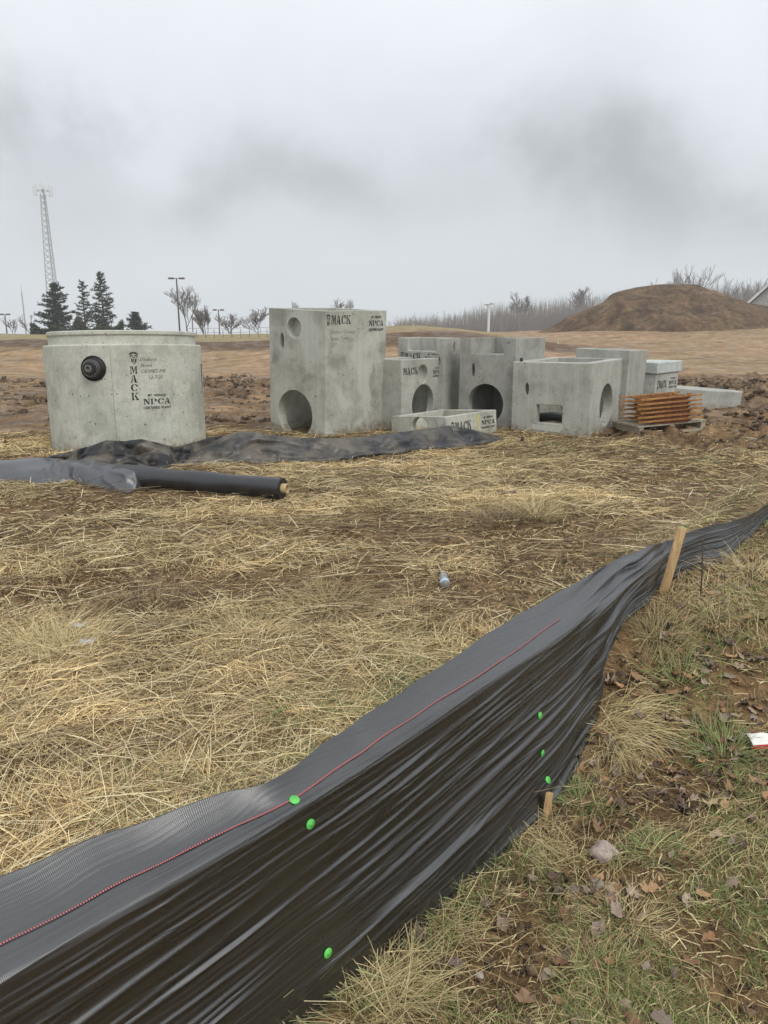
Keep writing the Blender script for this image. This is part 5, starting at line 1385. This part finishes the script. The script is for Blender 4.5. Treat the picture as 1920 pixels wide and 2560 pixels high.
def hedge():
    n = 9000; x = rng.uniform(0, 1, n); px = 80+230*x; z0 = []
    D = 69+rng.uniform(-.8, .8, n); X = (px-960)/F*D*cp*1.0+0; X = (px-960)/F*(D*cp+.3)
    zb = H(X, D); z = zb+rng.random(n)**1.4*(.35+1.5*vnoise(px*.035, D*.3)**2)
    B = np.stack([X, D, z], 1); d = rng.normal(0, 1, (n, 3)); d /= np.linalg.norm(d, axis=1)[:, None]; w = np.cross(d, rng.normal(0, 1, (n, 3))); w = w/np.linalg.norm(w, axis=1)[:, None]*.07
    T = np.stack([B-w, B+w, B+d*.24], 1).reshape(-1, 3); t = rng.random((n, 1)); c = np.repeat(np.array([.035, .045, .03])*(1-t)+np.array([.10, .10, .06])*t, 3, 0)
    o = npmesh('undergrowth', T, np.arange(3*n).reshape(-1, 3), M_needle, cols={'tint': c}); tag(o, 'low dark undergrowth at the foot of the conifers', 'undergrowth', kind='stuff')
hedge()

# ------------------------------------------------------------ tower, poles, house
M_steel = simple('galvanised', (.38, .39, .40), .6, .2, var=.15); M_white = simple('white_metal', (.70, .70, .70), .6, var=.08)
M_brown = simple('bronze_pole', (.10, .065, .06), .6, var=.2)
def tower():
    D = 200; t = at_y(106, 470, D); zb = base_z(at_y(135, 830, D).x, D); x = at_y(106, 470, D).x
    h = t.z-zb
    root = empty('lattice_tower', (x, D, zb)); tag(root, 'tall lattice cell tower with antenna panels rising behind the conifers', 'tower')
    def leg(k, z):
        r = 1.95+(.62-1.95)*z/h; a = R(90+120*k+10); return Vector((r*math.cos(a), r*math.sin(a), z))
    for k in range(3): MB().tube([leg(k, 0), leg(k, h)], [.13, .10], 6).build('leg', M_steel, root)
    mb = MB(); n = 26
    for i in range(n):
        za, zb2 = h*i/n, h*(i+1)/n
        for k in range(3):
            mb.bar(leg(k, za), leg((k+1) % 3, zb2), .075); mb.bar(leg((k+1) % 3, za), leg(k, zb2), .075)
    mb.build('bracing', M_steel, root)
    pl = MB()
    for k in range(3):
        a = R(90+120*k+70); b = R(90+120*k-50)
        pl.bar((2.1*math.cos(a), 2.1*math.sin(a), h-.6), (2.1*math.cos(b), 2.1*math.sin(b), h-.6), .1); pl.bar((0, 0, h-.6), (1.6*math.cos((a+b)/2), 1.6*math.sin((a+b)/2), h-.6), .12)
    pl.build('antenna_mount', M_steel, root)
    for k in range(12):
        a = R(30*k+8); c = Vector((2.15*math.cos(a), 2.15*math.sin(a), h-.6))
        MB().box((-.10, -.17, -1.15), (.10, .17, 1.15), Matrix.Translation(c) @ Matrix.Rotation(a, 4, 'Z')).build('antenna_panel', M_white, root)
    MB().tube([(0, 0, h), (0, 0, h+1.5)], .08, 6).build('top_beacon', M_white, root)
tower()
def mast():
    D = 150; t = at_y(52, 712, D); zb = base_z(t.x, D); root = empty('radio_mast', (t.x, D, zb)); tag(root, 'thin pale radio mast at far left beside the lattice tower', 'mast')
    h = t.z-zb; MB().tube([(0, 0, 0), (0, 0, h*.85)], [.14, .10], 6).build('mast_pole', M_steel, root); MB().tube([(0, 0, h*.85), (0, 0, h)], [.05, .03], 5).build('whip_antenna', M_steel, root)
mast()
def lamp(px, ytop, D, wpx, label, m, headc=None, thick=.11, arms=2):
    t = at_y(px, ytop, D); zb = base_z(t.x, D); h = t.z-zb; w = wpx/2/F*D
    root = empty('lamp_pole', (t.x, D, zb)); tag(root, label, 'lamp pole', 'parking lot lamp poles')
    MB().tube([(0, 0, -.2), (0, 0, h)], [thick, thick*.7], 8).build('pole', m, root)
    MB().bar((-w*.4, 0, h), (w*.4, 0, h), .07).build('arm', m, root)
    for s in (-1, 1): MB().box((s*w*.35, -.2, h-.10), (s*w, .2, h+.10)).build('lamp_head', headc or m, root)
lamp(441, 696, 95, 38, 'tallest lamp pole with two flat heads left of the concrete boxes', M_brown, thick=.12)
lamp(546, 775, 110, 26, 'shorter lamp pole with two heads among bare trees', M_brown, thick=.10)
lamp(12, 786, 110, 24, 'lamp pole with flat heads at the left edge', M_brown, thick=.10)
def whitepole():
    D = 105; t = at_y(1223, 762, D); zb = base_z(t.x, D); root = empty('white_pole', (t.x, D, zb)); tag(root, 'white pole with a small cross arm in front of the distant wood', 'pole')
    h = t.z-zb; MB().tube([(0, 0, 0), (0, 0, h)], .17, 8).build('pole', M_white, root); MB().bar((-.75, -.2, h), (.75, .3, h+.12), .12).build('cross_arm', M_steel, root); MB().bar((-.3, .5, h-.1), (.3, -.5, h+.2), .1).build('cross_arm', M_steel, root)
whitepole()
for px, yt, D, lab in ((480, 790, 80, 'short plain post between two bare trees beyond the bank'),):
    t = at_y(px, yt, D); zb = base_z(t.x, D); o = MB().tube([(0, 0, -.2), (0, 0, t.z-zb)], .05, 6).build('wooden_post', M_brown); o.location = (t.x, D, zb); tag(o, lab, 'post')
for px, y0_, y1_, D, lab in ((1033, 834, 806, 42, 'thin pale survey stake on the grassy hump'), (1395, 882, 856, 40, 'small survey stake on the graded slope below the mound')):
    t = at_y(px, y1_, D); zb = base_z(t.x, D)
    o = MB().bar((0, 0, -.1), (0, 0, max(.35, t.z-zb)), .045, .03).build('survey_stake', simple('stake_pale', (.6, .55, .42), .8)); o.location = (t.x, D, zb); tag(o, lab, 'survey stake', 'survey stakes')
def wirefence():
    D = 47; root = empty('wire_fence', (at_y(600, 840, D).x, D, 0)); tag(root, 'thin wire fence along the top of the bank, left of the tallest box', 'fence'); ox = root.location.x
    xs = [at_y(p, 840, D).x for p in range(470, 700, 22)]; zz = [base_z(x, D) for x in xs]
    for x, z in zip(xs, zz): MB().bar((x-ox, 0, z-.1), (x-ox, 0, z+.50), .025).build('post', M_brown, root)
    for dz in (.30, .56): MB().tube([(x-ox, 0, z+dz) for x, z in zip(xs, zz)], .012, 4).build('wire', M_steel, root)
wirefence()
def house():
    D = 90; ap = at_y(1935, 702, D); ev = at_y(1872, 762, D); zb = base_z(ap.x, D); hw = ap.x-ev.x; ze = ev.z
    root = empty('house', (ap.x, D, zb)); root.rotation_euler = (0, 0, R(-38)); tag(root, 'pale house gable peeking over the mound at the right edge', 'house')
    h1 = ze-zb; h2 = ap.z-zb; Lh = 9
    w = MB().add([(-hw*.92, 0, 0), (hw*.92, 0, 0), (hw*.92, 0, h1), (0, 0, h2-.25), (-hw*.92, 0, h1), (-hw*.92, Lh, 0), (hw*.92, Lh, 0), (hw*.92, Lh, h1), (0, Lh, h2-.25), (-hw*.92, Lh, h1)],
               [(0, 1, 2, 3, 4), (9, 8, 7, 6, 5), (1, 6, 7, 2), (0, 4, 9, 5)]).build('wall', simple('siding', (.42, .43, .42), .8), root)
    rf = MB()
    for s in (-1, 1): rf.bar((s*hw*.5+s*.05, -.4, (h1+h2)/2), (s*hw*.5+s*.05, Lh+.3, (h1+h2)/2), math.hypot(hw, h2-h1)*1.03, .16, up=Vector((-s*(h2-h1), 0, -hw)).normalized()*-1)
    r_ = rf.build('roof', simple('shingle', (.12, .115, .11), .9), root)
    for s in (-1, 1): MB().bar((s*(hw+.1), -.45, h1-.05), (0, -.45, h2+.05), .10, .28).build('barge_board', M_white, root)
    f = MB().box((-.5, -.03, h1+.1), (.5, .02, h1+1.2)).build('window', M_white, root); MB().box((-.42, -.05, h1+.18), (.42, -.031, h1+1.12)).build('pane', simple('dark_glass', (.05, .06, .07), .2), f)
house()

# ------------------------------------------------------------ haze
def haze():
    m = bpy.data.materials.new('haze'); m.use_nodes = True; nt = m.node_tree; nt.nodes.clear()
    out = nt.nodes.new('ShaderNodeOutputMaterial'); v = nt.nodes.new('ShaderNodeVolumePrincipled'); v.inputs['Color'].default_value = (.985, .99, 1, 1); v.inputs['Density'].default_value = .0013
    nt.links.new(v.outputs[0], out.inputs['Volume'])
    o = MB().box((-425, -425, -22), (425, 425, 48)).build('haze', m); tag(o, 'even grey damp haze over the whole site', 'haze', kind='stuff')
haze()

# ------------------------------------------------------------ world, sun, camera
def world():
    w = bpy.data.worlds.new('World'); scene.world = w; w.use_nodes = True; nt = w.node_tree; N = nt.nodes; L = nt.links
    bg = N['Background']; bg.inputs['Strength'].default_value = .1
    sky = N.new('ShaderNodeTexSky'); sky.sky_type = 'NISHITA'; sky.sun_disc = False; sky.sun_elevation = R(48); sky.sun_rotation = R(150)
    g = N.new('ShaderNodeTexCoord').outputs['Generated']; sp_ = N.new('ShaderNodeSeparateXYZ'); L.new(g, sp_.inputs[0])
    x, y, z = sp_.outputs
    ya = mth(nt, 'ADD', mth(nt, 'ABSOLUTE', y), .05)
    ax = mth(nt, 'DIVIDE', x, ya); ez = mth(nt, 'DIVIDE', z, ya)
    n1 = tex_noise(nt, g, 3.2, 5, .55, .3); n2 = tex_noise(nt, g, 7, 4, .6)
    wx = mth(nt, 'ADD', ax, mth(nt, 'MULTIPLY', mth(nt, 'SUBTRACT', n2, .5), .42)); wz = mth(nt, 'ADD', ez, mth(nt, 'MULTIPLY', mth(nt, 'SUBTRACT', n1, .5), .22))
    dark = None
    for px, py, sx, sz, amp in ((660, 470, .115, .028, .15), (860, 520, .12, .028, .15), (1560, 440, .13, .06, .20), (1440, 330, .09, .05, .11), (1700, 500, .12, .04, .12), (100, 350, .08, .045, .18), (1250, 390, .14, .05, .06), (180, 530, .09, .04, .10), (30, 270, .05, .03, .1)):
        r_ = ray(px, py); a = r_[0]/r_[1]; e = r_[2]/r_[1]
        u = mth(nt, 'DIVIDE', mth(nt, 'SUBTRACT', wx, a), sx*1.15); v = mth(nt, 'DIVIDE', mth(nt, 'SUBTRACT', wz, e), sz*1.15)
        q = mth(nt, 'ADD', mth(nt, 'MULTIPLY', u, u), mth(nt, 'MULTIPLY', v, v)); gss = mth(nt, 'MULTIPLY', mth(nt, 'EXPONENT', mth(nt, 'MULTIPLY', q, -1)), amp*1.3)
        dark = gss if dark is None else mth(nt, 'ADD', dark, gss)
    elev = ramp(nt, z, [(0.0, (.585, .625, .655)), (.12, (.60, .64, .67)), (.30, (.69, .728, .765)), (.6, (.80, .832, .872))])
    mod = mth(nt, 'ADD', .955, mth(nt, 'MULTIPLY', mth(nt, 'SUBTRACT', n1, .5), .22)); mod = mth(nt, 'SUBTRACT', mod, dark)
    sc = N.new('ShaderNodeVectorMath'); sc.operation = 'SCALE'; L.new(elev, sc.inputs[0]); L.new(mth(nt, 'MULTIPLY', mod, 12.1), sc.inputs['Scale'])
    fin = mix(nt, .95, sky.outputs[0], sc.outputs[0]); L.new(fin, bg.inputs['Color'])
world()
sd = bpy.data.lights.new('sun', 'SUN'); sd.energy = 1.5; sd.angle = R(30); sd.color = (1, .96, .90)
so = link(bpy.data.objects.new('sun', sd)); el, az = R(48), R(150)
sv = Vector((math.sin(az)*math.cos(el), math.cos(az)*math.cos(el), math.sin(el)))   # towards the sun: right and behind the camera
so.rotation_euler = sv.to_track_quat('Z', 'Y').to_euler()

cd = bpy.data.cameras.new('camera'); co = link(bpy.data.objects.new('camera', cd)); scene.camera = co
co.location = (0, 0, EYE); co.rotation_euler = (math.pi/2-PITCH, 0, 0); cd.sensor_fit = 'VERTICAL'; cd.sensor_height = 36; cd.lens = F/2560*36; cd.clip_start = .05; cd.clip_end = 3000
scene.render.resolution_x = 768; scene.render.resolution_y = 1024
scene.view_settings.view_transform = 'Standard'; scene.view_settings.look = 'None'; scene.view_settings.exposure = .22; scene.view_settings.gamma = 1
bpy.data.materials.remove(M_tmp)
print('verts', sum(len(o.data.vertices) for o in bpy.data.objects if o.type == 'MESH'))
